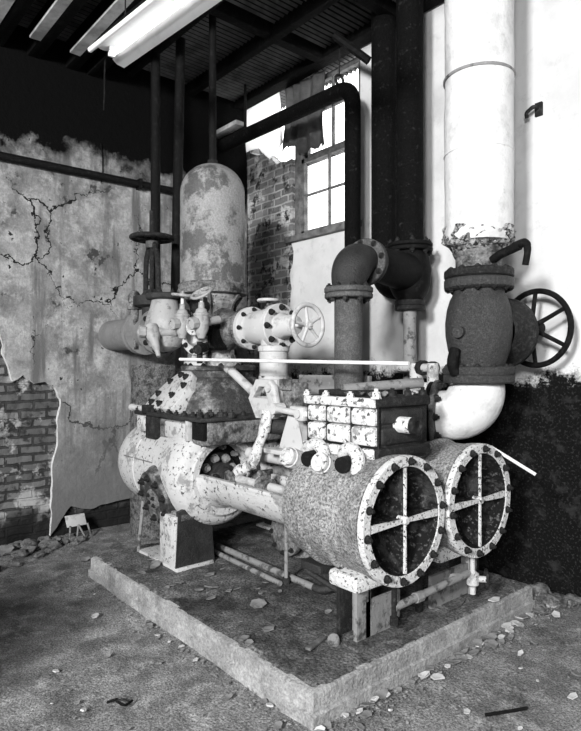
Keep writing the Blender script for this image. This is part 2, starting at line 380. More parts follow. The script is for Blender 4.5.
# ceiling: corrugated deck (ridges across the room) and joists
bm = nb(); n = 150; x0, x1 = XL - .3, XE
rows = []
for i in range(n * 4 + 1):
    x = x0 + (x1 - x0) * i / (n * 4); z = ZC - .018 + .020 * math.cos(i * PI / 2 * 1.0) ; rows.append([bm.verts.new((x, y, z + q)) for y, q in ((YF, 0), (YR + .35, 0))])
for i, (a, b) in enumerate(zip(rows, rows[1:])): bm.faces.new((a[0], a[1], b[1], b[0])).material_index = 0 if i % 4 in (1, 2) else 1  # valley shade painted as darker faces between the ridges
DECK = simple('dark_deck', .11, .04, scale=5, thr=.52, soft=.1, bump=.1, rough=.6)
ceil = struct('ceiling', bm, [DECK, DTIM], None, None, 20)
bm = nb(); box(bm, (XL - .3, YF, ZC + .03), (XE + .3, YR + .4, ZC + .1)); struct('roof_deck', bm, DTIM, ceil)
def beam(lo, hi, name='joist', m=DTIM):
    bm = nb(); box(bm, lo, hi, .006); return struct(name, bm, m, ceil)
beam((XL, YR - .16, ZC - .10), (XE, YR - .02, ZC - .02), 'edge_beam')
for y in (1.45, .80): beam((XL, y, ZC - .14), (XE, y + .07, ZC - .02), 'purlin')
for x in (-2.15, -1.3, -.5): beam((x, .15, ZC - .12), (x + .09, YR - .16, ZC - .02), 'purlin')


# ------------------------------------------------------------------ window_1 in the right wall
bm = nb()
for x0, x1 in ((-2.69, -2.60), (-1.83, -1.76)): box(bm, (x0, YR + .05, 2.75), (x1, YR + .15, ZC - .03), .006)
w1 = struct('window_1', bm, TRIMM)
bm = nb(); box(bm, (-2.74, YR - .05, 2.70), (-1.74, YR + .17, 2.76), .008); struct('sill', bm, TRIMM, w1)
def sash(z0, z1, rail0, rail1, y, mz):
    bm = nb(); box(bm, (-2.60, y, z0), (-2.56, y + .04, z1)); box(bm, (-1.87, y, z0), (-1.83, y + .04, z1)); box(bm, (-2.6, y, z0), (-1.83, y + .045, z0 + rail0)); box(bm, (-2.6, y, z1 - rail1), (-1.83, y + .045, z1))
    box(bm, (-2.235, y + .01, z0), (-2.215, y + .035, z1)); box(bm, (-2.6, y + .01, mz), (-1.83, y + .035, mz + .018))
    s = struct('sash', bm, TRIMM, w1); bm = nb(); box(bm, (-2.58, y + .018, z0 + .02), (-1.85, y + .022, z1 - .02)); struct('pane', bm, GLASS, s)
sash(2.76, 3.52, .05, .04, YR + .06, 3.15); sash(3.48, 4.28, .09, .05, YR + .11, 3.95)
def rag(x0, x1, z0, z1, y, label, seed):
    bm = nb(); nx, nz = 10, 16; g = []
    for i in range(nx + 1):
        c = []
        for j in range(nz + 1):
            t = j / nz; x = x0 + (x1 - x0) * i / nx + .03 * math.sin(t * 4 + seed) * t; z = z1 - (z1 - z0) * t * (1 + .12 * noise.noise(V((i * .5, seed, 0))))
            c.append(bm.verts.new((x, y + .02 * math.sin(i * 1.3 + seed + t * 2), z)))
        g.append(c)
    for i in range(nx):
        for j in range(nz): bm.faces.new((g[i][j], g[i + 1][j], g[i + 1][j + 1], g[i][j + 1]))
    bmesh.ops.solidify(bm, geom=bm.faces[:], thickness=.008)
    single('hanging_rag', bm, RAGM, ((x0 + x1) / 2, y, z1), label, 'rag')
rag(-2.80, -2.58, 3.66, 4.28, YR + .0, 'narrow dark rag hanging at the left of the high window', 1.)
rag(-2.60, -2.22, 3.58, 4.27, YR + .02, 'wide dark rag hanging over the middle of the high window', 2.6)

# ------------------------------------------------------------------ plinth
PX0, PW, PH = -2.335, 1.86, .135
bm = nb(); nx, ny = 60, 48; top = {}
def pz(x, y): return PH + noise.noise(V((x * 3, y * 3, 0))) * .006
def pe(x, y):
    k = noise.noise_vector(V((x * 5, y * 5, 9))) * .007; return V((x + k.x, y + k.y, 0))
per = [(PX0 + (0 - PX0) * i / nx, 0) for i in range(nx)] + [(0, PW * i / ny) for i in range(ny)] + [(0 + (PX0) * i / nx, PW) for i in range(nx)] + [(PX0, PW - PW * i / ny) for i in range(ny)]
lv = []
for z, inset in ((-.03, -.0), (.045, -.0), (.05, .012), (PH - .008, .014), (PH, .026)):
    ringv = []
    for x, y in per:
        p = pe(x, y); c = V((PX0 / 2, PW / 2, 0)); dx = 1 if x >= 0 else (-1 if x <= PX0 else 0); dy = 1 if y >= PW else (-1 if y <= 0 else 0)
        ch = noise.noise(V((x * 8, y * 8, 2))); ii = inset + (max(0, ch - .25) * .06 if z > PH - .01 else 0)
        ringv.append(bm.verts.new((p.x - dx * ii, p.y - dy * ii, z + (noise.noise(V((x * 4, y * 4, 0))) * .005 if z > .1 else 0))))
    lv.append(ringv)
for A, B in zip(lv, lv[1:]):
    for i in range(len(A)): j = (i + 1) % len(A); bm.faces.new((A[i], A[j], B[j], B[i]))
bm.faces.new(lv[-1]); plinth = thing('concrete_plinth', (PX0 / 2, PW / 2, 0), 'low concrete slab the pump machinery is bolted to', 'plinth')
part('slab', bm, CONC, plinth)
bm = nb(); bmesh.ops.create_grid(bm, x_segments=140, y_segments=112, size=.5)
for v in list(bm.verts):
    x, y = PX0 + .03 + (v.co.x + .5) * (-PX0 - .06), .03 + (v.co.y + .5) * (PW - .06); e = min(x - PX0, -x, y, PW - y); cover = noise.noise(V((x * 4.2, y * 4.2, 1))) * .03 + noise.noise(V((x * 13, y * 13, 4))) * .012
    band = .035 + .05 * noise.noise(V((x * 9, y * 9, 7))); v.co = V((x, y, PH + (.010 + cover * .25 if e > band else -.004)))
d = part('dirt_layer', bm, DIRT, plinth, 'oily dark dirt spread over the top of the slab'); d['kind'] = 'stuff'

# ------------------------------------------------------------------ the duplex steam pump
ZP, YA, YB, YM = .735, .645, 1.305, .955
pump = thing('steam_pump', (-1.2, YM, PH), 'big twin steam pump with two round ribbed end covers, bolted to the concrete slab', 'pump')
XF = -.03
for side, yc in ((0, YA), (1, YB)):
    o = V((0, yc, ZP))
    # --- water end
    bm = nb()
    prof = [(-.665, 0), (-.665, .23), (-.655, .262), (-.63, .285), (-.57, .298), (-.50, .30), (-.495, .310), (-.485, .319), (-.465, .319), (-.455, .310), (-.45, .30)]
    prof += [(-.33, .30), (-.325, .310), (-.315, .319), (-.295, .319), (-.285, .310), (-.28, .30), (-.16, .302), (-.12, .308), (-.105, .312), (-.072, .314), (-.069, .262), (-.21, .258), (-.21, 0)]
    lathe(bm, o, X, prof, 72); wc = part('water_cylinder', bm, SPECK, pump, 'speckled grey water cylinder')
    bm = nb()
    lathe(bm, o, X, [(-.066, .264), (-.066, .311), (-.062, .315), (-.038, .315), (XF, .311), (XF, .264), (-.034, .261), (-.06, .262), (-.066, .264)], 72)
    cv = part('cylinder_cover', bm, FLAKE2, pump, 'white flaking round cylinder cover')
    bm = nb(); lathe(bm, o, X, [(-.035, .2605), (-.062, .254), (-.10, .240), (-.145, .205), (-.18, .15), (-.195, .07), (-.198, 0)], 56); part('dish', bm, DISH, cv, 'rust-dark dished centre')
    for k, (u, wd) in enumerate(((Z, Y), (Y, Z))):
        for s in (-1, 1):
            bm = nb(); a, b = .256, .018
            t0, t1 = (.003, .006) if k == 0 else (.008, .018)
            prism(bm, [o + X * (XF - .004) + u * s * a + wd * t1, o + X * (XF - .004) + u * s * a - wd * t1, o + X * (XF - .004) - wd * t0, o + X * (XF - .004) + wd * t0], -X, .014)
            rb = part('rib', bm, FLAKE2, cv)
            bm = nb(); q0 = o + X * (XF - .018); prism(bm, [q0 + u * s * .252 + wd * t1 * .7, q0 + u * s * .252 - wd * t1 * .7, q0 - wd * t0 * .9, q0 + wd * t0 * .9], -X, .11); part('rib_web', bm, DISH, cv)
    bm = nb(); lathe(bm, o + X * (XF - .05), X, [(0, .02), (.045, .022), (.055, .015), (.055, 0)], 20); part('boss', bm, FLAKE, cv)
    bolts(cv, o + X * XF, X, .287, 14, .0165, .020, .12)
    bm = nb(); ring(bm, o + X * -.125, X, .29, .310, .02, 64); part('gasket_rim', bm, SPECK, wc)
    # --- cradle, half-round trough between the ends
    bm = nb(); xs0, xs1 = -1.60, -.63; secs = []
    n = 22
    for i in range(n + 1):
        t = i / n; x = xs0 + (xs1 - xs0) * t; fl = .07 * max(0, 1 - t / .12) ** 2 + .012 * max(0, (t - .85) / .15); ro = .205 + fl; secs.append((x, ro))
    outer, inner = [], []
    for x, ro in secs:
        A, B = [], []
        for k in range(25):
            a = PI + PI * k / 24; A.append(bm.verts.new((x, yc + ro * math.cos(a), ZP + .02 + ro * math.sin(a)))); B.append(bm.verts.new((x, yc + (ro - .03) * math.cos(a), ZP + .02 + (ro - .03) * math.sin(a))))
        outer.append(A); inner.append(B)
    for i in range(n):
        for k in range(24):
            bm.faces.new((outer[i][k], outer[i][k + 1], outer[i + 1][k + 1], outer[i + 1][k])); bm.faces.new((inner[i][k], inner[i + 1][k], inner[i + 1][k + 1], inner[i][k + 1]))
        for k in (0, 24): bm.faces.new((outer[i][k], outer[i + 1][k], inner[i + 1][k], inner[i][k]))
    for i in (0, n):
        for k in range(24): bm.faces.new((outer[i][k], outer[i][k + 1], inner[i][k + 1], inner[i][k]))
    part('cradle', bm, CREAM, pump)
    for s in (-1, 1):
        bm = nb(); box(bm, (-1.57, yc + s * .191 - .02, ZP + .01), (-.66, yc + s * .191 + .02, ZP + .034), .006); part('cradle_lip', bm, CREAM, pump)
    # --- steam end
    bm = nb()
    prof = [(-2.74, 0), (-2.735, .10), (-2.715, .19), (-2.68, .25), (-2.62, .292), (-2.55, .315), (-2.46, .325), (-2.30, .328), (-2.295, .333), (-2.285, .333), (-2.28, .328), (-1.98, .328), (-1.88, .345), (-1.79, .358), (-1.70, .357), (-1.63, .340), (-1.595, .31), (-1.585, .28), (-1.58, .235), (-1.60, .225), (-1.68, .222), (-1.69, .21), (-1.69, 0)]
    lathe(bm, o, X, prof, 72); sc = part('steam_cylinder', bm, CREAM, pump, 'cream spotted steam cylinder')
    bm = nb(); ring(bm, o + X * -1.60, X, .215, .272, .04, 60, .012); part('front_rim', bm, CREAM, sc)
    bm = nb(); flange(bm, o + X * -1.692, X, .224, .008); part('recess_shade', bm, BLACK, sc)  # black disc added to paint the shade inside the recess
    bm = nb(); flange(bm, o + X * -1.69, X, .15, .04); lathe(bm, o + X * -1.65, X, [(0, .085), (.06, .085), (.06, .06), (.11, .055), (.115, .03), (.115, 0)], 32); gl = part('gland', bm, GREYD, pump)
    bolts(gl, o + X * -1.65, X, .118, 8, .026, .03, .3, MIDG); bolts(sc, o + X * -1.69, X, .190, 10, .022, .04, .1, MIDG)
    bm = nb(); obox(bm, o + X * -1.585, Y, Z, X, .20, .05, .03, .012); part('gland_follower', bm, GREY, gl)
    for s in (-1, 1): bolt(gl, o + V((-1.57, s * .08, 0)), X, .02, .03)
    bm = nb(); cyl(bm, o + X * -1.66, o + X * -.64, .027); part('piston_rod', bm, PALE, pump)
    bm = nb(); cyl(bm, o + X * -1.18, o + X * -1.08, .05); obox(bm, o + X * -1.13 + Z * .04, X, Y, Z, .05, .06, .09, .01); cyl(bm, o + V((-1.13, -.05, .085)), o + V((-1.13, .05, .085)), .017); part('rod_crosshead', bm, HOODM, pump)
    bm = nb(); flange(bm, o + X * -.665, -X, .13, .035); cyl(bm, o + X * -.70, o + X * -.78, .06); pg = part('packing_gland', bm, GREYD, pump); bolts(pg, o + X * -.70, -X, .10, 6, .016, .02)
    bm = nb(); sg = -1 if side == 0 else 1; tube(bm, [(x, yc + sg * math.sqrt(.3285 ** 2 - .07 ** 2), ZP + .07) for x in (-2.45, -2.3, -2.15, -2.0)], .004, 6); part('seam', bm, HOODM, sc)
    # side port, foot
    sgn = -1 if side == 0 else 1
    d = V((0, sgn * .965, -.26)); po = V((-1.93, yc, ZP - .075))
    bm = nb(); lathe(bm, po, d, [(.2, .23), (.29, .215), (.33, .195), (.352, .195), (.36, .187), (.36, 0)], 40); pt = part('side_port', bm, HOODL, pump)
    bolts(pt, po + d.normalized() * .358, d, .155, 9, .022, .024, .2); bm = nb(); lathe(bm, po + d.normalized() * .358, d, [(0, .075), (.012, .07), (.02, .05), (.02, 0)], 28); part('port_cap', bm, HOODM, pt); bolts(pt, po + d.normalized() * .372, d, .04, 4, .015, .016, .5)
    y0, y1 = (yc - .345, yc - .06) if side == 0 else (yc + .06, yc + .345); yf = y0 if side == 0 else y1
    z0, z1 = PH, ZP - .24; ya, yb = (yf, yf - sgn * .03) if side == 0 else (yf - sgn * .03, yf)
    bm = nb(); box(bm, (-2.17, y0, z0), (-1.615, y1, z0 + .03), .006); part('cylinder_foot', bm, CREAM, pump)
    bm = nb(); box(bm, (-2.14, y0 + .03, z1 - .04), (-1.63, y1, z1 + .02), .01); part('foot_saddle', bm, HOODM, pump)
    bm = nb(); box(bm, (-1.85, ya if side == 0 else yf - .04, z0 + .02), (-1.64, (yf + .04) if side == 0 else yf, z1), .008); part('foot_panel', bm, CREAM, pump, 'pale front panel of the foot')
    bm = nb(); prism(bm, [V((-1.66, y, z)) for y, z in ((yf, z0), (yf - sgn * .30, z0), (yf - sgn * .26, z1 + .1), (yf - sgn * .02, z1 + .03))], X, .03); part('foot_side', bm, GREYD, pump)  # side face coloured darker than the front, painting its shade
    bm = nb(); box(bm, (-2.13, min(yf - sgn * .2, yf - sgn * .23), z0 + .02), (-1.66, max(yf - sgn * .2, yf - sgn * .23), z1), .004); part('foot_back', bm, IRON, pump)  # dark colour paints the shade inside the foot opening
    bm = nb(); tube(bm, bend([(-2.13, yf - sgn * .02, z1 + .02), (-2.12, yf, z0 + .22), (-2.15, yf + sgn * .005, z0 + .06), (-2.16, yf, z0 + .02)], .08), .013, 8); part('foot_edge_bar', bm, MIDG, pump)

# --- steam chest across both cylinders, with the slanted bolted cover
bm = nb(); box(bm, (-2.34, .42, .96), (-1.46, 1.51, 1.125), .02); sch = part('steam_chest', bm, HOODM, pump, 'worn steam chest')
bm = nb(); box(bm, (-1.96, .395, .985), (-1.66, .43, 1.10), .015); part('chest_panel', bm, CREAM, sch)
bm = nb(); box(bm, (-2.38, .37, 1.12), (-1.44, 1.54, 1.148), .008); part('chest_flange', bm, GREYD, sch)
bm = nb(); box(bm, (-2.20, .37, .955), (-2.06, .50, 1.12), .012); part('chest_lug', bm, IRON, sch)
bm = nb(); box(bm, (-2.36, .38, 1.0), (-2.22, .46, 1.115), .012); part('chest_lug', bm, CREAM, sch)
bm = nb(); box(bm, (-1.66, .385, .985), (-1.63, .43, 1.12), .004); part('chest_rib', bm, PALE, sch)
bm = nb(); box(bm, (-1.60, .40, 1.0), (-1.46, .43, 1.115), .004); part('chest_recess_shade', bm, BLACK, sch)  # black block painted in for the shade of a recess
random.seed(21)
for i in range(9): bolt(sch, (-2.34 + i * .108, .395 + random.uniform(-.01, .01), 1.148), Z, random.choice((.016, .022)), .022)
for i in range(8): bolt(sch, (-1.465, .43 + i * .145, 1.148), Z, .020, .022)
for i in range(4): bolt(sch, (-1.60 + .05 * i, .46 + .05 * i, 1.148), Z, .026, .03, GREYD)
bm = nb(); cyl(bm, (-2.24, .40, 1.165), (-2.46, .40, 1.165), .022); cyl(bm, (-2.46, .40, 1.165), (-2.48, .40, 1.165), .026); part('valve_tail_rod', bm, PALE, pump, 'pale valve rod sticking out')
bm = nb(); box(bm, (-2.26, .37, 1.125), (-2.17, .44, 1.195), .008); part('tail_rod_gland', bm, IRON, pump)
hc = V((-2.03, .90, 1.145))
bm = nb(); lathe(bm, hc, Z, [(0, .43), (.03, .425), (.08, .41), (.14, .375), (.20, .325), (.245, .285), (.25, .275), (.255, .262), (.27, .262), (.30, .262), (.305, .285), (.335, .285), (.34, .275), (.34, 0)], 60)
hood = part('chest_hood', bm, HOODL, pump, 'worn bell-shaped hood of the steam chest')
nrm = V((-.06, -.76, .65)).normalized(); pc = hc + V((-.07, -.345, .135)); ud = V((.02, .65, .76)); ud = (ud - nrm * ud.dot(nrm)).normalized(); vd = V((1, 0, 0)); vd = (vd - nrm * vd.dot(nrm) - ud * vd.dot(ud)).normalized()
bm = nb(); q = [(-.17, -.24), (-.17, .24), (.04, .24), (.15, .17), (.19, .08), (.19, -.06), (.10, -.17), (-.08, -.25)]
prism(bm, [pc + ud * a + vd * b - nrm * .06 for a, b in q], nrm, .10); bmesh.ops.bevel(bm, geom=[e for e in bm.edges], offset=.012, segments=2, affect='EDGES', profile=.5); pl_ = part('slanted_cover', bm, CREAM, pump, 'slanted pale cover with bolts')
for a, b in ((-.12, -.15), (-.13, .0), (-.04, -.14), (-.05, .10), (.08, -.10), (.14, .0), (.12, .10), (.04, .17)): bolt(pl_, pc + nrm * .04 + ud * a + vd * b, nrm, .022, .022)
bolts(hood, hc + Z * .34, Z, .25, 12, .016, .012)

# --- water valve chest on top of the two water cylinders
cx0, cx1, cy0, cy1, cz0, cz1 = -.67, -.15, .575, .985, 1.0, 1.325
bm = nb(); box(bm, (cx0 + .02, cy0 + .02, cz0), (cx1 - .01, cy1, cz1 - .02), .012); vch = part('valve_chest', bm, IRON, pump, 'flaking valve chest')  # core, lid and end coloured dark to paint the shaded end of the chest
bm = nb(); box(bm, (cx0 - .005, cy0 - .012, cz1 - .05), (cx1 + .01, cy1 + .01, cz1), .014); part('chest_lid', bm, IRON, vch)
bm = nb(); box(bm, (cx0 - .008, cy0 - .022, cz1 - .052), (cx1 - .005, cy0 + .03, cz1 - .002), .014); part('lid_edge', bm, FLAKE, vch, 'white flaking lid edge')
bm = nb(); box(bm, (cx0 - .01, cy0 - .02, cz0 + .02), (cx1 + .012, cy1 + .01, cz0 + .075), .018); part('chest_base_flange', bm, IRON, vch)
bm = nb(); box(bm, (cx0 - .012, cy0 - .03, cz0 + .018), (cx1 - .005, cy0 + .03, cz0 + .072), .016); part('base_flange_edge', bm, FLAKE, vch)
gap = [cx0 + .005, cx0 + .155, cx0 + .335, cx1 - .005]
for a, b in zip(gap, gap[1:]):
    for z0, z1 in ((cz0 + .08, cz0 + .178), (cz0 + .182, cz1 - .054)):
        bm = nb(); box(bm, (a + .006, cy0 - .012, z0), (b - .006, cy0 + .04, z1), .020); part('side_panel', bm, FLAKE, vch)
for x in gap + []:
    bm = nb(); cyl(bm, (x, cy0 + .006, cz0 + .03), (x, cy0 + .006, cz1 + .004), .006, seg=12); part('tie_bolt', bm, IRON, vch); bolt(vch, (x, cy0 - .002, cz1), Z, .018, .018, FLAKE)
for i in range(4): bolt(vch, (cx1 - .03, cy0 + .02 + i * .125, cz1), Z, .022, .03, FLAKE if i == 0 else IRON)
for z0, z1 in ((cz0 + .085, cz0 + .175), (cz0 + .19, cz1 - .06)):
    for y0 in (cy0 + .03,):
        bm = nb(); box(bm, (cx1 - .03, y0, z0), (cx1 + .004, y0 + .33, z1), .02); part('end_panel', bm, GREYD, vch)
bm = nb(); cyl(bm, (cx1 - .02, .74, 1.185), (cx1 + .085, .74, 1.185), .042); part('stub', bm, FLAKE, vch, 'short pale pipe stub'); bm = nb(); lathe(bm, (cx1 + .085, .74, 1.185), X, [(0, 0), (0, .045), (.03, .045), (.03, .028), (0.02, .02), (.02, 0)], 24); part('stub_nut', bm, IRON, vch)
bm = nb(); box(bm, (cx0 + .05, cy0 + .04, cz1), (cx0 + .33, cy0 + .34, cz1 + .028), .006); part('lid_plate', bm, IRON, vch, 'rusty dark plate on the chest lid')
bm = nb(); cyl(bm, (-.47, .66, cz1 + .03), (-.30, 1.12, cz1 + .062), .030, seg=16); part('lid_bar', bm, MIDG, vch, 'grey bar lying on the lid')
rough_b = nb(); 
for i in range(10): rock(rough_b, (-.55 + .04 * i, .62 + .05 * (i % 4), cz1 + .012), .022, 50 + i, sub=1)
part('lid_scale', rough_b, STONE, vch)['kind'] = 'stuff'
# hand-hole covers with their clamps on the near cylinder's upper shoulder
for x, dz in ((-.632, 0.), (-.385, 0.)):
    o = V((x, .405, 1.0)); d = V((.12, -.80, .30)).normalized()
    bm = nb(); lathe(bm, o, d, [(-.10, .055), (-.015, .055), (-.012, .050), (0, .050), (.012, .047), (.012, .036), (.008, .034), (.008, .026), (.013, .024), (.016, .012), (.018, 0)], 32); hh = part('hand_hole_cap', bm, CREAM, pump, 'round ringed cap')
    bm = nb(); tube(bm, bend([o + V((.03, .17, -.03)), o + V((.05, .12, .05)), o + V((.10, .12, .07)), o + V((.16, .11, .04)), o + V((.19, .07, -.06))], .06), .036, 14); part('clamp_arch', bm, FLAKE2, hh)
    bm = nb(); cyl(bm, o + V((.10, .14, .0)), o + V((.13, .02, .0)), .04, seg=18); part('clamp_screw', bm, BLACK, hh)
# --- valve gear: bell-crank bracket, rocker arms, links, stand
qa = [(-1.38, 1.27), (-1.30, 1.395), (-1.085, 1.395), (-1.085, 1.185), (-1.14, 1.145), (-1.30, 1.145)]
hole = [(-1.33, 1.275), (-1.27, 1.35), (-1.165, 1.35), (-1.155, 1.275)]
def frame_prism(bm, outer, inner, y, t):
    n = len(outer); A = [bm.verts.new((x, y, z)) for x, z in outer]; B = [bm.verts.new((x, y, z)) for x, z in inner]; es = []
    for L_ in (A, B):
        for i in range(len(L_)): es.append(bm.edges.new((L_[i], L_[(i + 1) % len(L_)])))
    r = bmesh.ops.triangle_fill(bm, edges=es, use_beauty=True); fs = [f for f in r['geom'] if isinstance(f, bmesh.types.BMFace)]
    ex = bmesh.ops.extrude_face_region(bm, geom=fs); bmesh.ops.translate(bm, vec=(0, t, 0), verts=[v for v in ex['geom'] if isinstance(v, bmesh.types.BMVert)])
bm = nb(); frame_prism(bm, qa, hole, .70, .05); bk = part('rocker_bracket', bm, PALE, pump, 'pale bracket with a square hole', 25)
bm = nb(); box(bm, (-1.36, .75, 1.16), (-1.09, .88, 1.19), .006); box(bm, (-1.35, .75, 1.17), (-1.32, .88, 1.28), .006); part('bracket_back', bm, PALE, bk)
bm = nb(); box(bm, (-1.085, .74, 1.19), (-.96, .86, 1.38), .012); box(bm, (-1.10, .72, 1.33), (-.98, .80, 1.40), .01); part('bracket_side', bm, HOODM, bk)  # right side coloured darker than the bracket, shade painted in
bm = nb(); prism(bm, [V((x, .665, z)) for x, z in ((-1.175, 1.36), (-1.12, 1.40), (-1.07, 1.36), (-1.03, 1.19), (-1.10, 1.18))], Y, .035); bmesh.ops.bevel(bm, geom=bm.edges[:], offset=.008, segments=2, affect='EDGES', profile=.5); part('bracket_cheek', bm, PALE, bk)
bm = nb(); cyl(bm, (-1.12, .65, 1.345), (-1.12, .86, 1.345), .026); part('rocker_pin', bm, PALE, bk)
bm = nb(); cyl(bm, (-1.35, .75, 1.285), (-1.66, .75, 1.455), .030); s_ = lathe(bm, (-1.645, .75, 1.447), V((-.31, 0, .17)), [(0, .036), (.05, .036), (.055, .02), (.055, 0)], 20); part('stay_rod', bm, PALE, pump, 'pale slanted stay rod')
bm = nb(); path = [(-1.17, .70, 1.20), (-1.175, .69, 1.10), (-1.20, .675, 1.03), (-1.24, .665, .945), (-1.27, .66, .87), (-1.34, .655, .825), (-1.42, .65, .785), (-1.46, .645, .745)]
pp = bend(path, .06, 4); secs = []
tube(bm, pp, [.040 + .006 * math.sin(i * .5) for i in range(len(pp))], 14)
for v in bm.verts: v.co.y = .665 + (v.co.y - .665) * .7
part('rocker_arm', bm, FLAKE, pump, 'curved pale rocker arm')
bm = nb(); cyl(bm, (-1.46, .59, .74), (-1.46, .71, .74), .042); tube(bm, bend([(-1.48, .60, .78), (-1.40, .6, .70), (-1.38, .6, .66), (-1.40, .64, .66)], .05), .020, 10); part('arm_fork', bm, HOODM, pump)
bm = nb(); cyl(bm, (-1.05, .66, 1.22), (-.80, .64, 1.205), .019); cyl(bm, (-1.05, .635, 1.22), (-1.05, .72, 1.22), .034); part('valve_link', bm, PALE, pump)
bm = nb(); obox(bm, V((-.785, .64, 1.205)), X, Y, Z, .08, .05, .085, .015); cyl(bm, (-.79, .605, 1.205), (-.79, .675, 1.205), .024); part('link_clevis', bm, PALE, pump)
bm = nb(); cyl(bm, (-.76, .64, 1.205), (-.64, .64, 1.205), .018); part('valve_stem', bm, STEEL, pump)
bm = nb(); prism(bm, [V((x, .70, z)) for x, z in ((-.965, 1.24), (-.90, 1.24), (-.87, 1.08), (-.83, 1.0), (-.83, .97), (-1.08, .97), (-1.03, 1.03))], Y, .06); bmesh.ops.bevel(bm, geom=bm.edges[:], offset=.01, segments=2, affect='EDGES', profile=.5); box(bm, (-1.12, .62, .945), (-.80, .86, .975), .008); part('gear_stand', bm, PALE, pump, 'pale flared stand')
bm = nb(); cyl(bm, (-1.22, .72, 1.10), (-.99, .86, 1.08), .05); part('rocker_shaft', bm, GREYD, pump)
bm = nb(); cyl(bm, (-1.26, .92, 1.02), (-.95, 1.0, 1.00), .05); box(bm, (-1.25, .90, .86), (-.72, 1.01, .90), .006); part('cross_shaft', bm, GREYD, pump)
bm = nb(); cyl(bm, (-1.50, .80, .885), (-.66, .80, .885), .040); part('tie_bar', bm, PALE, pump, 'pale bar joining the two ends')
bm = nb(); prism(bm, [V((x, .85, z)) for x, z in ((-1.02, .73), (-.90, .90), (-.78, .90), (-.70, .73))], Y, .03); part('web_plate', bm, MIDG, pump)
bm = nb(); prism(bm, [V((x, 1.13, z)) for x, z in ((-1.42, .95), (-1.36, 1.42), (-.70, 1.42), (-.70, .95))], Y, .02); part('splash_plate', bm, MIDG, pump, 'plain grey plate behind the gear')
# --- legs under the water end
for yc, s in ((YA, -1), (YB, 1)):
    y0, y1 = (yc - .20, yc - .10) if s < 0 else (yc + .10, yc + .20); ztop = ZP - .24
    bm = nb(); box(bm, (-.31, y0, PH), (-.285, y1, ztop), .004); part('leg', bm, IRON, pump, 'dark iron leg')
    bm = nb(); box(bm, (-.205, y0 + .01, PH), (-.18, y1 + .01, ztop - .02), .004); box(bm, (-.30, y1 - .01, PH), (-.18, y1 + .01, ztop), .003); part('leg', bm, MIDG, pump)
    bm = nb(); box(bm, (-.34, yc - .23, ZP - .335), (-.14, yc + .23, ZP - .255), .02); part('saddle', bm, FLAKE2, pump)
bm = nb(); prism(bm, [V((-.20, y, z)) for y, z in ((.52, PH + .02), (.52, .33), (.78, .33), (.78, PH + .06), (.70, PH + .02))], X, .02); part('cross_web', bm, MIDG, pump)
bm = nb(); prism(bm, [V((-.20, y, z)) for y, z in ((1.05, PH + .02), (1.05, .33), (1.40, .33), (1.40, PH + .02))], X, .02); part('cross_web', bm, MIDG, pump)
bm = nb(); prism(bm, [V((x, y, PH - .006)) for x, y in ((-.36, .40), (-.12, .40), (-.10, 1.20), (-.13, 1.30), (-.2, 1.36), (-.36, 1.36))], Z, .026); part('base_plate', bm, DIRT, pump)
bm = nb(); box(bm, (-.22, .955, PH), (-.19, .985, .42), .003); part('leg', bm, IRON, pump)
# --- exhaust drum and U bolt under the cradle
bm = nb(); lathe(bm, (-1.38, 1.0, .31), Y * 1., [(0, 0), (0, .13), (.01, .15), (.03, .155), (.05, .15), (.06, .12), (.30, .12), (.30, 0)], 40); lathe(bm, (-1.38, 1.18, .34), Z, [(-.21, .10), (.2, .10)], 28); dr = part('exhaust_branch', bm, HOODM, pump, 'dirty round exhaust branch under the far cradle'); bolts(dr, V((-1.38, 1.0, .31)), -Y, .125, 8, .015, .016)
bm = nb(); tube(bm, bend([(-.60, .60, .36), (-.60, .60, .44), (-.54, .60, .44), (-.54, .60, .36)], .03), .012, 8); box(bm, (-.66, .52, .375), (-.50, .74, .42), .006); part('clamp', bm, GREYD, pump)
bm = nb(); cyl(bm, (-.62, .54, .36), (-.40, .62, .27), .016); part('drain_pipe', bm, GREYD, pump)

# ------------------------------------------------------------------ domed air vessel and its casting
TX, TY = -2.2, .955
t = thing('air_vessel', (TX, TY, 1.485), 'tall round-topped tank with peeling grey paint standing over the pump', 'tank')
o = V((TX, TY, 2.10)); H = .99
bm = nb(); pr = [(-.0, 0), (0, .255)] + [(z, .255) for z in (.1, .3, .5, .7, .745)] + [(.745 + .235 * math.sin(a), .255 * math.cos(a)) for a in [PI / 2 * i / 14 for i in range(1, 14)]] + [(.98, 0)]
lathe(bm, o, Z, pr, 64); part('shell', bm, TANKM, t)
bm = nb(); cyl(bm, o + Z * .975, o + Z * 1.01, .045, seg=6); part('plug', bm, IRON, t)
bm = nb(); lathe(bm, o, Z, [(-.065, 0), (-.065, .24), (-.055, .272), (-.03, .278), (-.015, .27), (.0, .268), (.012, .272), (.022, .265), (.03, .255)], 64); bf = part('base_flange', bm, HOODM, t)
bm = nb(); lathe(bm, V((TX, TY, 1.485)), Z, [(0, 0), (0, .225), (.03, .225), (.04, .19), (.10, .17), (.2, .175), (.32, .175), (.42, .155), (.50, .17), (.55, .225), (.58, .225)], 48); ca = part('pedestal', bm, CREAM, t, 'pale cast pedestal under the tank')
for a in (20, 75, -40, -100, -150):
    e = V((math.cos(math.radians(a)), math.sin(math.radians(a)), 0)); bm = nb(); c = V((TX, TY, 0))
    prism(bm, [c + e * r + Z * z + e.cross(Z) * -.012 for r, z in ((.14, 1.52), (.21, 1.52), (.185, 1.7), (.175, 1.85), (.20, 1.96), (.255, 2.035), (.14, 2.035))], e.cross(Z), .024); part('web', bm, HOODM, t)
d = (V((.35, -.93, -.02))).normalized(); c = V((TX, TY, 1.72))
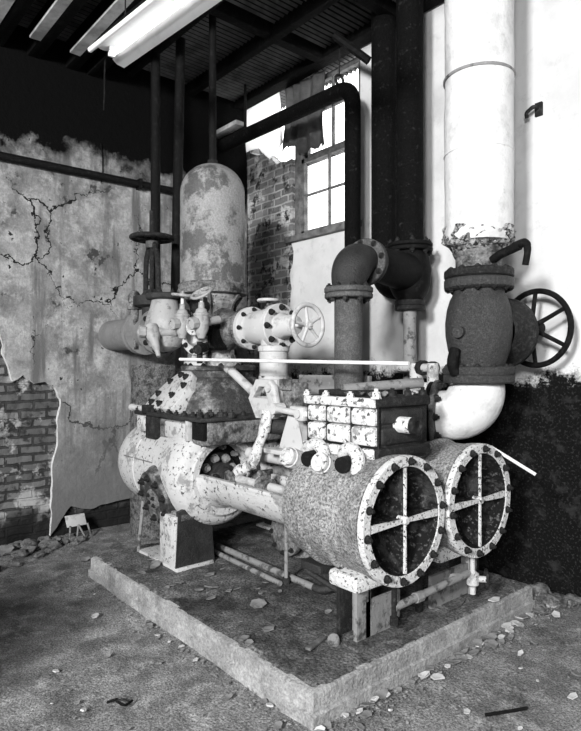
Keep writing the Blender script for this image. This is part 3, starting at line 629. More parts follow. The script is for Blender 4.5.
bm = nb(); cyl(bm, c, c + d * .20, .125, seg=36); flange(bm, c + d * .18, d, .155, .03); fl = part('front_boss', bm, CREAM, t); bolts(fl, c + d * .21, d, .125, 10, .017, .02)
bm = nb(); lathe(bm, c + d * .21, d, [(0, .09), (.02, .085), (.045, .06), (.055, 0)], 28); part('boss_cap', bm, PALE, fl)
bm = nb(); c2 = V((TX, TY, 1.76)); cyl(bm, c2, V((-1.708, TY, 1.76)), .10); lathe(bm, V((-2.02, TY, 1.76)), X, [(0, .17), (.08, .115), (.26, .10), (.265, .15), (.30, .156), (.31, .15)], 32); part('side_outlet', bm, HOODM, t)
for s, zz in ((-1, 1.83), (1, 1.70)):
    bm = nb(); p0 = c + d * .1 + V((.16 * s + .04, -.02, zz - 1.72)); obox(bm, p0, X, d, Z, .07, .14, .16, .02); part('lug', bm, IRON, t)
# lugs / pipe stubs right of the boss
bm = nb(); cyl(bm, V((-2.03, .80, 1.77)), V((-1.94, .62, 1.765)), .045); ring(bm, V((-1.95, .64, 1.765)), V((.09, -.18, 0)), .03, .062, .03, 24); part('pipe_stub', bm, CREAM, t)
bm = nb(); cyl(bm, V((-1.98, .74, 1.62)), V((-1.92, .64, 1.60)), .035); cyl(bm, V((-1.95, .68, 1.5)), V((-1.95, .68, 1.66)), .022); part('pipe_stub', bm, IRON, t)
bm = nb(); lathe(bm, (-2.12, .78, 1.94), V((.25, -1, -.25)), [(-.05, .0), (-.05, .085), (.02, .08), (.05, .05), (.055, 0)], 24); part('round_plate', bm, IRON, t)
# the vertical pipe going up from the tank
single('riser_pipe', cyl(nb(), (TX, TY, 3.112), (TX, TY, 4.325), .03, seg=14), BLACK, (TX, TY, 3.11), 'thin black pipe rising from the top of the domed tank to the ceiling', 'pipe')
# ------------------------------------------------------------------ small cocks in front of the tank pedestal
def globe(p, label, tilt=0., outd=(.12, -.97, -.16), hw=True):
    t = thing('globe_cock', p, label, 'valve', 'small pale valves below the tank'); p = V(p); od = V(outd).normalized()
    bm = nb(); lathe(bm, p, Z, [(-.115, 0), (-.115, .025), (-.09, .034), (-.06, .048), (0, .056), (.04, .05), (.05, .056), (.06, .056), (.065, .045), (.09, .036), (.10, .022), (.14, .020), (.14, 0)], 28)
    part('body', bm, PALED, t)
    bm = nb(); cyl(bm, p - od * .02, p + od * .09, .034); lathe(bm, p + od * .05, od, [(0, .03), (0, .044), (.05, .044), (.052, .028), (.02, .026), (.02, 0)], 8); part('outlet', bm, PALED, t)
    bm = nb(); cyl(bm, p - od * .02, p - od * .16, .03); part('inlet', bm, PALED, t)
    bm = nb(); cyl(bm, p + Z * .13, p + Z * .215, .012, seg=12); part('stem', bm, STEEL, t)
    wd = (Z + V((.15, tilt, 0))).normalized(); wheel(t, p + Z * .205, wd, .072, .011, 4, .02, PALED)
    return t
globe((-2.06, .60, 1.80), 'small pale globe valve with a flat hand wheel below the tank, left one of two')
globe((-1.80, .60, 1.79), 'small pale globe valve with a tilted hand wheel below the tank, right one of two', -.7)
t = thing('drip_cock', (-2.26, .46, 1.72), 'small pale cock pointing down, left of the two globe valves below the tank', 'valve', 'small pale valves below the tank')
p = V((-2.26, .46, 1.735)); q = V((.30, .0, -.55)).normalized()
bm = nb(); lathe(bm, p - q * .05, q, [(0, 0), (0, .05), (.06, .055), (.10, .05), (.13, .034), (.19, .028), (.22, .018), (.26, .016), (.26, 0)], 24); part('body', bm, PALED, t)
for k, (dd, s) in enumerate(((V((-.8, -.45, .0)), 1), (V((-.25, -.95, .05)), .9))):
    dd.normalize(); bm = nb(); cyl(bm, p, p + dd * .09 * s, .034); lathe(bm, p + dd * .06 * s, dd, [(0, .03), (0, .044), (.045, .044), (.047, .028), (.02, .026), (.02, 0)], 8); part('outlet', bm, PALED, t)
bm = nb(); cyl(bm, p, p + V((.05, .17, 0)), .03); part('inlet', bm, PALED, t)

# ------------------------------------------------------------------ steam line on the left: wall pipe, gate valve, pier
GY, GZ = .67, 1.76
t = thing('wall_pipe', (-3.0, GY, GZ), 'short fat grey pipe coming out of the left wall', 'pipe')
bm = nb(); cyl(bm, (-3.50, GY, GZ), (-2.83, GY, GZ), .138, seg=40); part('pipe', bm, PIPEL, t)
bm = nb(); flange(bm, (-2.86, GY, GZ), X, .185, .04); f_ = part('flange', bm, PIPEL, t); bolts(f_, V((-2.86, GY, GZ)), -X, .16, 10, .018, .02)
t = thing('gate_valve', (-2.66, GY, GZ), 'dark rusty gate valve with a flat hand wheel on top, by the left wall', 'valve')
bm = nb(); lathe(bm, (-2.817, GY, GZ), X, [(0, 0), (0, .185), (.04, .185), (.045, .12), (.10, .115), (.22, .115), (.25, .185), (.29, .185), (.29, 0)], 44); vb = part('body', bm, PIPEL, t)
bm = nb(); cyl(bm, (-2.80, .58, 1.62), (-2.80, .58, 2.02), .036, seg=18); cyl(bm, (-2.80, .58, 1.95), (-2.80, .58, 1.99), .062, seg=8); lathe(bm, (-2.80, .58, 2.01), Z, [(0, .05), (.05, .055), (.09, .03), (.10, 0)], 16); part('bypass_pipe', bm, HOODM, t)
bolts(vb, V((-2.527, GY, GZ)), X, .16, 10, .018, .02)
bm = nb(); lathe(bm, (-2.67, GY, GZ), Z, [(.05, 0), (.05, .08), (.20, .08), (.215, .15), (.25, .15), (.26, .15), (.29, .15), (.30, .09), (.34, .06), (.36, 0)], 28); bo = part('bonnet', bm, GREYD, t); bolts(bo, V((-2.67, GY, GZ + .29)), Z, .125, 8, .016, .02)
for s in (-1, 1):
    bm = nb(); tube(bm, bend([(-2.67 + s * .11, GY, GZ + .30), (-2.67 + s * .10, GY, GZ + .62), (-2.67 + s * .03, GY, GZ + .73)], .1), .022, 10); part('yoke_arm', bm, IRON, t)
bm = nb(); cyl(bm, (-2.67, GY, GZ + .3), (-2.67, GY, GZ + 1.0), .020, seg=14); part('stem', bm, IRON, t)
bm = nb(); cyl(bm, (-2.67, GY, GZ + .69), (-2.67, GY, GZ + .75), .05); part('yoke_nut', bm, GREY, t)
wheel(t, (-2.67, GY, GZ + .775), Z, .165, .018, 5, .03, IRON)
t = thing('steam_elbow', (-2.36, GY, GZ), 'pale pear-shaped pipe fitting between dark gate valve and tank casting', 'pipe fitting')
bm = nb(); lathe(bm, (-2.36, .62, GZ), Z, [(-.17, 0), (-.165, .06), (-.13, .12), (-.05, .155), (.03, .155), (.10, .14), (.17, .115), (.235, .10), (.24, 0)], 36); eb = part('body', bm, PALED, t)
bm = nb(); lathe(bm, (-2.36, .62, GZ), Z, [(.238, 0), (.238, .14), (.245, .147), (.275, .147), (.282, .14), (.282, 0)], 36); tf = part('top_flange', bm, GREYD, t); bolts(tf, V((-2.36, .62, GZ + .282)), Z, .118, 8, .014, .02)
bm = nb(); cyl(bm, (-2.36, .64, GZ), (-2.28, .80, GZ), .10); part('branch', bm, CREAM, t)
single('pier', rough(lathe(nb(), (-2.99, .86, 0), Z, [(0, 0), (0, .205)] + [(.1 * i, .205) for i in range(1, 15)] + [(1.47, .205), (1.49, .195), (1.49, 0)], 40), .012, 6.), PIERM, (-2.99, .86, 0), 'rough dark round pier behind the left end of the pump', 'pier')

# ------------------------------------------------------------------ white flanged valve
t = thing('flanged_valve', (-1.42, TY, 1.755), 'pale flanged valve with a five-spoked hand wheel facing the camera', 'valve')
c = V((-1.46, TY, 1.755))
bm = nb(); lathe(bm, c, X, [(-.245, 0), (-.245, .15), (-.24, .156), (-.205, .156), (-.20, .15), (-.195, .115), (-.17, .112), (-.12, .125), (0, .13), (.05, .125), (.065, .15), (.07, .156), (.11, .156), (.115, .15), (.115, 0)], 56); b_ = part('body', bm, PALE, t)
bolts(b_, c + X * -.20, X, .135, 8, .014, .018); bolts(b_, c + X * .115, X, .130, 8, .018, .024)
bm = nb(); lathe(bm, c + X * .115, X, [(0, .09), (.02, .09), (.05, .075), (.13, .07), (.15, .062), (.155, .03), (.155, 0)], 36); part('bonnet', bm, PALE, t)
bm = nb(); cyl(bm, c + X * .13, c + X * .39, .016, seg=14); part('stem', bm, STEEL, t)
c = V((-1.43, TY, 1.755))
bm = nb(); lathe(bm, c, -Z, [(.08, .09), (.13, .09), (.135, .105), (.145, .11), (.17, .11), (.175, .10), (.30, .098), (.34, .098), (.34, 0)], 36); part('outlet_neck', bm, PALE, t)
wheel(t, V((-1.075, TY, 1.748)), X, .132, .016, 5, .026, PALE, .011, .5)
c = V((-1.49, TY, 1.755))
bm = nb(); cyl(bm, c + Z * .11, c + Z * .19, .014, seg=12); cyl(bm, c + Z * .12, c + Z * .145, .03, seg=6); part('vent_stem', bm, GREY, t)
bm = nb(); torus(bm, c + Z * .188, Z, .07, .011); obox(bm, c + Z * .188, X, Y, Z, .14, .022, .016, .004); obox(bm, c + Z * .188, X, Y, Z, .022, .14, .016, .004); part('vent_wheel', bm, PALE, t, 'small flat wheel on top')
bm = nb(); lathe(bm, (-1.43, TY, 1.413), -Z, [(0, 0), (0, .105), (.03, .105), (.04, .098), (.30, .098), (.30, 0)], 32); part('lower_pipe', bm, CREAM, t)

# ------------------------------------------------------------------ long thin rod in front
single('long_rod', cyl(nb(), (-1.923, .50, 1.529), (-.138, .80, 1.495), .0105, seg=12), STEEL, (-1.2, .65, 1.51), 'long thin white rod running level across the whole pump', 'rod')

# ------------------------------------------------------------------ grey riser with its elbow, the black tee and pipes
RX, RY = -.755, 1.0
t = thing('riser', (RX, RY, PH), 'plain grey vertical pipe with a bolted flange behind the white chest', 'pipe')
bm = nb(); cyl(bm, (RX, RY, PH + .004), (RX, RY, 1.93), .088, seg=40); part('pipe', bm, GREY, t)
bm = nb(); flange(bm, (RX, RY, 1.895), Z, .148, .032, 44); fl = part('flange', bm, GREY, t); bolts(fl, V((RX, RY, 1.895)), -Z, .118, 8, .017, .016, .2, GREYD)
EZ = 2.13
t = thing('pipe_elbow', (RX, RY, 1.928), 'big dark elbow on top of the grey riser, turning towards the wall', 'elbow')
bm = nb(); flange(bm, (RX, RY, 1.929), Z, .150, .034, 44); fl = part('lower_flange', bm, GREY, t); bolts(fl, V((RX, RY, 1.963)), Z, .122, 8, .018, .016, .2, IRON)
EH = V((-.195, .85, 0)).normalized(); R0 = V((RX, RY, 0))
arc = [V((RX, RY, 1.95))] + [R0 + EH * (.17 - .17 * math.cos(a)) + Z * (EZ - .17 + .17 * math.sin(a) + .02) for a in [PI / 2 * i / 14 for i in range(15)]] + [R0 + EH * .20 + Z * (EZ + .02)]
bm = nb(); tube(bm, arc, [.098] + [.102 + .018 * math.sin(PI * i / 14) for i in range(15)] + [.104], 40); part('bend', bm, GREYD, t)
FP = R0 + EH * .19 + Z * (EZ + .02)
bm = nb(); flange(bm, FP, EH, .150, .028, 44); fl = part('rear_flange', bm, GREY, t); bolts(fl, FP, -EH, .128, 8, .016, .014, .2, IRON)
BX, BY = -.95, 1.85
t = thing('black_tee', (BX, BY, 2.1), 'black flanged tee between the elbow and the fat black riser by the wall', 'pipe fitting')
bm = nb(); flange(bm, FP + EH * .029, EH, .150, .028, 44); fl = part('front_flange', bm, GREYD, t); bolts(fl, FP + EH * .057, EH, .128, 8, .016, .014, .2)
bm = nb(); tube(bm, [FP + EH * .04, FP + EH * .25 + Z * .01, V((BX, BY, EZ + .03))], [.105, .118, .14], 36); part('branch', bm, BLACK, t)
bm = nb(); lathe(bm, (BX, BY, EZ), Z, [(-.17, 0), (-.17, .09), (-.13, .12), (-.06, .150), (.06, .155), (.14, .14), (.19, .12), (.19, 0)], 40); part('body', bm, BLACK, t)
bm = nb(); flange(bm, (BX, BY, EZ + .185), Z, .165, .03, 40); fl = part('top_flange', bm, BLACK, t); bolts(fl, V((BX, BY, EZ + .185)), -Z, .14, 8, .018, .018)
bm = nb(); lathe(bm, (BX, BY, EZ - .155), -Z, [(0, .07), (.015, .07), (.015, .108), (.05, .108), (.05, 0)], 32); part('bottom_flange', bm, IRON, t)
t = thing('lagged_riser', (BX, BY, EZ + .22), 'fat black vertical pipe nearest the big white pipe', 'pipe', None)
bm = nb(); flange(bm, (BX, BY, EZ + .218), Z, .165, .03, 40); fl = part('flange', bm, BLACK, t); bolts(fl, V((BX, BY, EZ + .248)), Z, .14, 8, .018, .02)
bm = nb(); rough(cyl(bm, (BX, BY, EZ + .245), (BX, BY, 4.32), .098, seg=36), .0); part('pipe', bm, LAG, t)
t = thing('thin_drop_pipe', (BX, BY, PH), 'thin mottled pipe dropping from the black tee to behind the pump', 'pipe')
bm = nb(); flange(bm, (BX, BY, EZ - .242), Z, .11, .035, 32); part('flange', bm, IRON, t)
bm = nb(); cyl(bm, (BX, BY, PH + .004), (BX, BY, EZ - .23), .048); part('pipe', bm, MIDG, t)
bm = nb(); cyl(bm, (BX - .05, BY - .08, 1.46), (BX + .10, BY - .10, 1.46), .03); part('side_stub', bm, CREAM, t)
t = thing('union_fitting', (-.60, 1.58, 1.40), 'pale cluster of pipe unions beside the big dark valve', 'pipe fitting')
bm = nb(); cyl(bm, (BX + .05, 1.63, 1.47), (-.50, 1.54, 1.47), .028); part('pipe', bm, CREAM, t)
for x, r, h in ((-.66, .05, .05), (-.58, .042, .05)):
    bm = nb(); cyl(bm, (x, 1.59, 1.47), (x + h, 1.575, 1.47), r, seg=8); part('union_nut', bm, IRON, t)
bm = nb(); cyl(bm, (-.70, 1.60, 1.50), (-.70, 1.60, 1.20), .045); part('drop_leg', bm, CREAM, t)
bm = nb(); cyl(bm, (-.53, 1.55, 1.50), (-.53, 1.55, 1.20), .038); part('drop_leg', bm, CREAM, t)
bm = nb(); cyl(bm, (-.72, 1.58, 1.345), (-.50, 1.54, 1.345), .03); part('cross_pipe', bm, FLAKE, t)
single('wall_riser', tube(nb(), bend([(-1.325, 2.0, 4.32), (-1.325, 2.0, 2.12), (-1.325, 2.3, 2.12)], .17), .098, 32), LAG, (-1.325, 2.0, 2.1), 'fat black vertical pipe close to the wall, the left one of two', 'pipe')
# bent black pipe crossing the window
t = thing('bent_pipe', (-1.56, 1.88, 1.6), 'black lagged pipe crossing the window and turning down at an elbow', 'pipe')
bm = nb(); tube(bm, bend([(-3.46, 1.88, 3.80), (-1.55, 1.88, 3.76), (-1.55, 1.88, 1.0)], .16, 10), .066, 24); part('pipe', bm, LAG, t)
bm = nb(); torus(bm, V((-1.70, 1.88, 3.86)), X, .045, .012, 28, 8); part('shackle', bm, IRON, t)
bm = nb(); cyl(bm, (-1.70, 1.88, 3.90), (-1.70, 1.88, 4.2), .006, seg=8); part('hanger', bm, IRON, t)
single('pipe_brace', tube(nb(), [(-1.62, 1.74, 4.15), (-1.42, 1.93, 3.93)], .035, 8), BLACK, (-1.5, 1.85, 4.0), 'short black slanted brace above the bent pipe', 'brace')
for x, l in ((-3.05, 'black hanger rod at the left edge of the window opening'), (-2.95 + .9, 'black hanger rod over the middle of the window')):
    pass
single('hanger_rod', cyl(nb(), (-3.02, 1.88, 3.86), (-3.02, 1.88, 4.30), .014, seg=8), BLACK, (-3.02, 1.88, 3.86), 'thin black hanger rod above the left end of the bent pipe', 'rod')
bm = nb(); obox(bm, (-3.25, 1.80, 3.89), X, Y, Z, .5, .10, .045, .006); pass
SHEET = bpy.data.materials.new('torn_white_sheet'); SHEET.use_nodes = True; _n = SHEET.node_tree; _n.nodes.remove(_n.nodes['Principled BSDF'])
_a = _n.nodes.new('ShaderNodeBsdfDiffuse'); _a.inputs[0].default_value = (.85, .85, .85, 1); _b = _n.nodes.new('ShaderNodeBsdfTranslucent'); _b.inputs[0].default_value = (.9, .9, .9, 1); _c = _n.nodes.new('ShaderNodeMixShader'); _c.inputs[0].default_value = .85
_n.links.new(_a.outputs[0], _c.inputs[1]); _n.links.new(_b.outputs[0], _c.inputs[2]); _n.links.new(_c.outputs[0], _n.nodes['Material Output'].inputs[0])
sh = [(-3.45, 4.30), (-2.84, 4.30)] + ragged((-2.84, 4.30), (-2.80, 3.72), 10, .02, 6.) + ragged((-2.80, 3.72), (-2.98, 3.60), 5, .03, 6.) + ragged((-2.98, 3.60), (-3.20, 3.78), 6, .03, 6.) + ragged((-3.20, 3.78), (-3.44, 3.80), 6, .03, 6.)
single('torn_sheet', prism(nb(), [(x, YR - .03, z) for x, z in sh], Y, .006), SHEET, (-3.1, YR - .03, 4.3), 'torn white sheet hanging over the broken corner of the window opening', 'sheet')
single('pale_batten', bm, STRIP, (-3.25, 1.80, 3.89), 'pale wooden batten in the dark corner beside the window opening', 'batten')

# ------------------------------------------------------------------ big white pipe, dark valve, white elbow
QX, QY = -.20, 1.55
t = thing('insulated_pipe', (QX, QY, 2.2), 'very fat white lagged pipe rising to the ceiling', 'pipe')
bm = nb(); n = 40
lathe(bm, (QX, QY, 2.22), Z, [(0, 0), (0, .19)] + [(.06 * i, .201 + .0025 * noise.noise(V((i * .9, 0, 0)))) for i in range(1, 35)] + [(2.1, .2), (2.1, 0)], 56)
for v in bm.verts:
    if (v.co.xy - V((QX, QY))).length > .1: k = noise.noise(v.co * 4.5) * .006; e = V((v.co.x - QX, v.co.y - QY, 0)).normalized(); v.co += e * k
part('lagging', bm, WHITEPIPE, t)
bm = nb(); ring(bm, (QX, QY, 3.20), Z, .195, .208, .018, 56, .003); part('band', bm, MIDG, t, 'grey band')
bm = nb(); ring(bm, (QX, QY, 2.75), Z, .195, .2055, .010, 56, .002); part('band', bm, WHITEPIPE, t)
bm = nb(); lathe(bm, (QX, QY, 2.16), Z, [(-.02, .11)] + [(.008 * i, .145 + .062 * min(1, i / 7)) for i in range(0, 20)] + [(.16, .19)], 160)
for v in bm.verts:
    e = V((v.co.x - QX, v.co.y - QY, 0)).normalized(); v.co += e * (noise.noise(v.co * 30) * .022 + noise.noise(v.co * 12) * .014 - .006) + Z * (noise.noise(v.co * 17 + V((3, 0, 0))) * .022 + noise.noise(v.co * 7) * .05)
part('crumbled_end', bm, CRUST, t, 'crumbling broken lower end of the lagging', 80)
bm = nb(); cyl(bm, (QX, QY, 2.07), (QX, QY, 2.24), .135, seg=36); lathe(bm, (QX, QY, 2.155), Z, [(-.02, .14), (0, .15), (.02, .14)], 36); part('pipe_end', bm, HOODM, t)
bm = nb(); flange(bm, (QX, QY, 2.008), Z, .203, .05, 52, .008); fl = part('flange', bm, IRON, t); bolts(fl, V((QX, QY, 2.058)), Z, .178, 12, .018, .010)
t = thing('check_valve', (QX, QY, 1.4), 'big dark bulging valve under the fat white pipe, with a large black spoked wheel', 'valve')
bm = nb(); lathe(bm, (QX, QY, 1.38), Z, [(0, 0), (0, .20), (.008, .206), (.042, .206), (.05, .20), (.05, .204), (.058, .208), (.09, .208), (.098, .20), (.10, .15), (.13, .158), (.20, .180), (.28, .194), (.36, .196), (.44, .186), (.50, .168), (.53, .152), (.555, .148), (.565, .196), (.572, .203), (.618, .203), (.625, .196), (.625, 0)], 60); vb = part('body', bm, CHECK, t)
bolts(vb, V((QX, QY, 1.945)), -Z, .178, 12, .018, .012); bolts(vb, V((QX, QY, 1.478)), Z, .18, 12, .018, .012)
bm = nb(); lathe(bm, (QX + .02, QY + .16, 1.69), Y, [(-.08, .17), (0, .18), (.05, .20), (.075, .212), (.08, .218), (.115, .218), (.12, .21), (.125, .20), (.16, .18), (.19, .14), (.205, .09), (.24, .055), (.24, 0)], 48); part('bonnet', bm, IRON, t)
bo_ = V((QX, QY, 1.68)); dd = V((.10, -.995, .0)); bm = nb(); cyl(bm, bo_ + dd * .15 + X * -.02, bo_ + dd * .225 + X * -.02, .034, seg=20); part('plug', bm, CHECK, t)
bm = nb(); tube(bm, bend([(QX - .03, QY - .20, 1.44), (QX - .03, QY - .235, 1.50), (QX - .03, QY - .20, 1.58)], .04), .032, 12); part('lug', bm, BLACK, t)
bm = nb(); cyl(bm, (QX + .12, QY + .38, 1.725), (QX + .12, QY + .50, 1.725), .018); cyl(bm, (QX, QY + .2, 1.70), (QX + .12, QY + .40, 1.725), .035); part('stem', bm, BLACK, t)
wheel(t, (QX + .13, QY + .45, 1.722), V((.12, 1, 0)), .236, .018, 6, .045, BLACK, .014, PI / 2, -.05)
t = thing('white_elbow', (QX, QY, 1.2), 'bright white elbow under the big dark valve', 'elbow')
ed = V((-.91, -.41, 0)).normalized(); Q0 = V((QX, QY, 0))
arc = [V((QX, QY, 1.38))] + [Q0 + ed * (.19 - .19 * math.cos(a)) + Z * (1.37 - .19 * math.sin(a)) for a in [PI / 2 * i / 14 for i in range(15)]]; arc.append(arc[-1] + ed * .05)
bm = nb(); tube(bm, arc, [.145] + [.15 + .018 * math.sin(PI * i / 14) for i in range(15)] + [.15], 40); part('bend', bm, WHITEPIPE, t)
bm = nb(); ep = arc[-1] - ed * .01; flange(bm, ep, ed, .215, .032, 44); fl = part('flange', bm, GREY, t); bolts(fl, ep, -ed, .188, 10, .020, .022)
bm = nb(); flange(bm, ep + ed * .033, ed, .205, .03, 44); cyl(bm, ep + ed * .05, ep + ed * .16, .13); part('discharge_neck', bm, BLACK, pump)
# cock lever beside the flange
t = thing('lever_cock', (-.03, 1.50, 2.11), 'black cock with a drooping lever at the foot of the fat white pipe', 'valve')
bm = nb(); tube(bm, [(-.08, 1.50, 2.10), (-.02, 1.49, 2.125), (.10, 1.48, 2.155)], .026, 12); part('body', bm, BLACK, t)
bm = nb(); tube(bm, bend([(.07, 1.48, 2.155), (.14, 1.475, 2.17), (.15, 1.475, 2.12), (.135, 1.475, 2.04)], .04), [.024] * 5 + [.022] * 5 + [.02] * 5 + [.018] * 5, 12); part('lever', bm, BLACK, t)
t = thing('handle_rod', (-.09, 1.50, 1.01), 'thin white rod with a black knob, slanting down behind the far round cover', 'rod')
bm = nb(); tube(bm, [(-.09, 1.50, 1.01), (.185, 1.50, .884)], .0095, 10); part('rod', bm, STEEL, t)
bm = nb(); lathe(bm, (.186, 1.50, .8835), V((.275, 0, -.126)), [(0, 0), (0, .016), (.01, .022), (.03, .022), (.04, .012), (.04, 0)], 16); part('knob', bm, BLACK, t, 'small black knob')
# ------------------------------------------------------------------ drain pipe below the covers
t = thing('drain_line', (-.10, .68, .28), 'grey drain pipe with couplings running level under the two round covers', 'pipe')
bm = nb(); cyl(bm, (-.12, .66, .285), (-.10, 1.28, .32), .020, seg=16); part('pipe', bm, MIDG, t)
for y in (.82, 1.16): 
    bm = nb(); z = .285 + .035 * (y - .66) / .62; cyl(bm, (-.115, y, z), (-.113, y + .05, z), .028, seg=8); part('coupling', bm, MIDG, t)
bm = nb(); cyl(bm, (-.12, .66, .41), (-.12, .66, .21), .014, seg=12); cyl(bm, (-.12, .66, .24), (-.12, .66, .20), .022, seg=8); torus(bm, V((-.12, .66, .205)), Z, .016, .007, 16, 8); part('drop', bm, IRON, t)
t = thing('drain_valve', (-.09, 1.31, .30), 'small pale drain valve with a dark wheel below the far round cover', 'valve')
bm = nb(); cyl(bm, (-.09, 1.31, .42), (-.09, 1.31, .32), .014, seg=12); cyl(bm, (-.09, 1.31, .33), (-.09, 1.31, .20), .017, seg=12); lathe(bm, (-.09, 1.31, .285), Z, [(-.045, .016), (-.03, .035), (.03, .035), (.045, .016)], 16); part('body', bm, CREAM, t)
bm = nb(); cyl(bm, (-.09, 1.31, .285), (-.03, 1.36, .285), .018, seg=12); part('stem', bm, CREAM, t)
wheel(t, (-.035, 1.362, .285), V((.7, .6, 0)), .05, .008, 4, .012, IRON)

# ------------------------------------------------------------------ pipes lying on the slab
single('loose_pipe', cyl(nb(), (-1.79, .69, .164), (-.99, .65, .164), .0165, seg=16), MIDG, (-1.4, .67, .164), 'thin grey pipe lying on the slab, the nearer of two', 'pipe', 'pipes on the slab')
t = thing('loose_pipe', (-1.3, .77, .17), 'thicker grey pipe lying on the slab with an elbow, the farther of two', 'pipe', 'pipes on the slab')
bm = nb(); cyl(bm, (-1.85, .775, .168), (-.78, .755, .168), .021, seg=16); part('pipe', bm, MIDG, t)
bm = nb(); tube(bm, bend([(-.80, .755, .168), (-.73, .753, .17), (-.66, .83, .20), (-.52, .93, .26)], .05), .024, 14); part('elbow', bm, GREYD, t)
t = thing('standing_rod', (-1.0, .705, PH), 'thin upright rod standing on the slab under the trough', 'rod'); bm = nb(); cyl(bm, (-1.0, .706, PH + .012), (-1.0, .706, .53), .0125, seg=12); part('rod', bm, MIDG, t); bm = nb(); cyl(bm, (-1.0, .706, PH + .012), (-1.0, .706, PH + .05), .024, seg=8); part('nut', bm, GREYD, t)

# ------------------------------------------------------------------ pipes on the left wall
t = thing('wall_conduit', (XL + .1, .5, 3.18), 'thin black pipe running level across the left wall', 'pipe'); bm = nb(); cyl(bm, (XL + .10, -3.0, 3.15), (XL + .10, 2.1, 3.21), .034, seg=14); part('pipe', bm, BLACK, t)
for y in (-.6, .9):
    bm = nb(); box(bm, (XL, y, 3.15), (XL + .14, y + .03, 3.24)); part('clip', bm, BLACK, t)
single('steam_riser', cyl(nb(), (-2.93, .84, 2.0), (-2.93, .84, 4.325), .042, seg=16), BLACK, (-2.93, .84, 2.0), 'black vertical pipe behind the flat hand wheel, the left one', 'pipe', 'black pipes behind the flat hand wheel')
single('steam_riser', cyl(nb(), (-2.80, .96, 2.0), (-2.74, .98, 4.325), .042, seg=16), BLACK, (-2.8, .96, 2.0), 'black vertical pipe leaning slightly behind the flat hand wheel, the right one', 'pipe', 'black pipes behind the flat hand wheel')
single('cable', tube(nb(), [V((XL + .07, .55 + .02 * math.sin(i), 3.5 - i * .12)) for i in range(4)] , .004, 6), BLACK, (XL + .07, .55, 3.3), 'thin dark cable hanging down the left wall', 'cable')
t = thing('wall_hook', (-.155, YR - .005, 3.18), 'small dark iron hook high on the white wall', 'hook'); bm = nb(); box(bm, (-.17, YR - .02, 3.15), (-.12, YR + .005, 3.24), .004); part('plate', bm, IRON, t); bm = nb(); tube(bm, bend([(-.15, YR - .015, 3.20), (-.15, YR - .07, 3.20), (-.20, YR - .075, 3.17), (-.20, YR - .06, 3.14)], .02), .013, 8); part('prong', bm, IRON, t)

# ------------------------------------------------------------------ hanging strip light
LD = V((1, .08, 0)).normalized(); LW = V((-LD.y, LD.x, 0)); LC = V((-1.938, -.145, 3.50))
t = thing('strip_light', LC, 'long white strip light with a flared reflector hanging from the ceiling', 'lamp')
def lp(d, w_, z): return LC + LD * d + LW * w_ + Z * z
prof = [(0, 0), (.03, .012), (.06, .022), (.095, .030), (.118, .026), (.135, .010), (.150, -.008), (.178, -.03), (.215, -.052)]
bm = nb(); A = [bm.verts.new(lp(.03 + (.02 * math.sin(i * 1.7)), a, b)) for i, (a, b) in enumerate(prof)]; B = [bm.verts.new(lp(1.9, a, b)) for a, b in prof]
for i in range(len(A) - 1): bm.faces.new((A[i], A[i + 1], B[i + 1], B[i]))
bmesh.ops.solidify(bm, geom=bm.faces[:], thickness=.004); part('reflector', bm, ENAMEL, t)
bm = nb(); cyl(bm, lp(0, 0, .004), lp(1.9, 0, .004), .0165, seg=16); part('rolled_edge', bm, ENAMEL, t)
bm = nb(); obox(bm, lp(.95, .08, .075), LD, LW, Z, 1.8, .07, .06, .006); part('housing', bm, DTIM, t)
bm = nb(); cyl(bm, lp(.10, .105, -.012), lp(1.82, .105, -.012), .019, seg=16); part('tube', bm, TUBE, t, 'glowing tube')
for e in (.085, 1.83):
    bm = nb(); obox(bm, lp(e, .105, .002), LD, LW, Z, .022, .042, .07, .004); part('tube_holder', bm, ENAMEL, t)
for e in (.3, 1.6):
    bm = nb(); cyl(bm, lp(e, .08, .10), lp(e, .08, .82), .005, seg=6); part('chain', bm, IRON, t)
bm = nb(); tube(bm, [lp(.06, .10, .05), lp(-.03, .12, .0), lp(-.04, .12, -.12), lp(-.02, .11, -.24), lp(-.05, .12, -.33)], .005, 6); part('wire', bm, BLACK, t, 'thin black wire dangling from the end')

# ------------------------------------------------------------------ ceiling joists and pale boards on the left
for y in (.43, .24, -.08, -.37, -.76, -1.25, -1.8, -2.4, -3.0):
    beam((XL, y, ZC - .26), (XE, y + .10, ZC - .03))
for y, x0 in ((.215, -3.15), (-.112, -3.13), (-.425, -3.10), (-.74, -3.1), (-1.2, -3.1)):
    bm = nb(); box(bm, (x0, y - .042, 4.085), (XE, y + .042, 4.105)); rough(bm, .006); struct('pale_board', bm, STRIP, ceil)

# ------------------------------------------------------------------ small things and rubble
t = thing('small_stand', (-3.28, .30, 0), 'small pale metal stand leaning at the foot of the left wall', 'stand'); sp = V((-3.27, .30, 0))
ax, ay, az = V((-.2, .98, .0)).normalized(), V((-.98, -.2, 0)).normalized(), Z
up = (Z + V((-.35, -.10, 0))).normalized(); bm = nb(); obox(bm, sp + up * .155, Y, up, up.cross(Y), .17, .10, .008, .002); part('plate', bm, PALE, t)
for a, b in ((-.07, -.09), (.0, -.03), (.0, .04), (.08, .09)):
    bm = nb(); tube(bm, [sp + V((-.03, a, .11)), sp + V((.02, b, .012))], .008, 6); part('leg', bm, MIDG, t)
bm = nb(); lathe(bm, (-.255, .375, PH + .01), V((.3, -.4, 1)), [(0, 0), (0, .028), (.035, .030), (.042, .026), (.042, 0)], 18); single('bottle_cap', bm, MIDG, (-.255, .375, PH + .01), 'small round grey cap lying on the slab near the leg', 'cap')
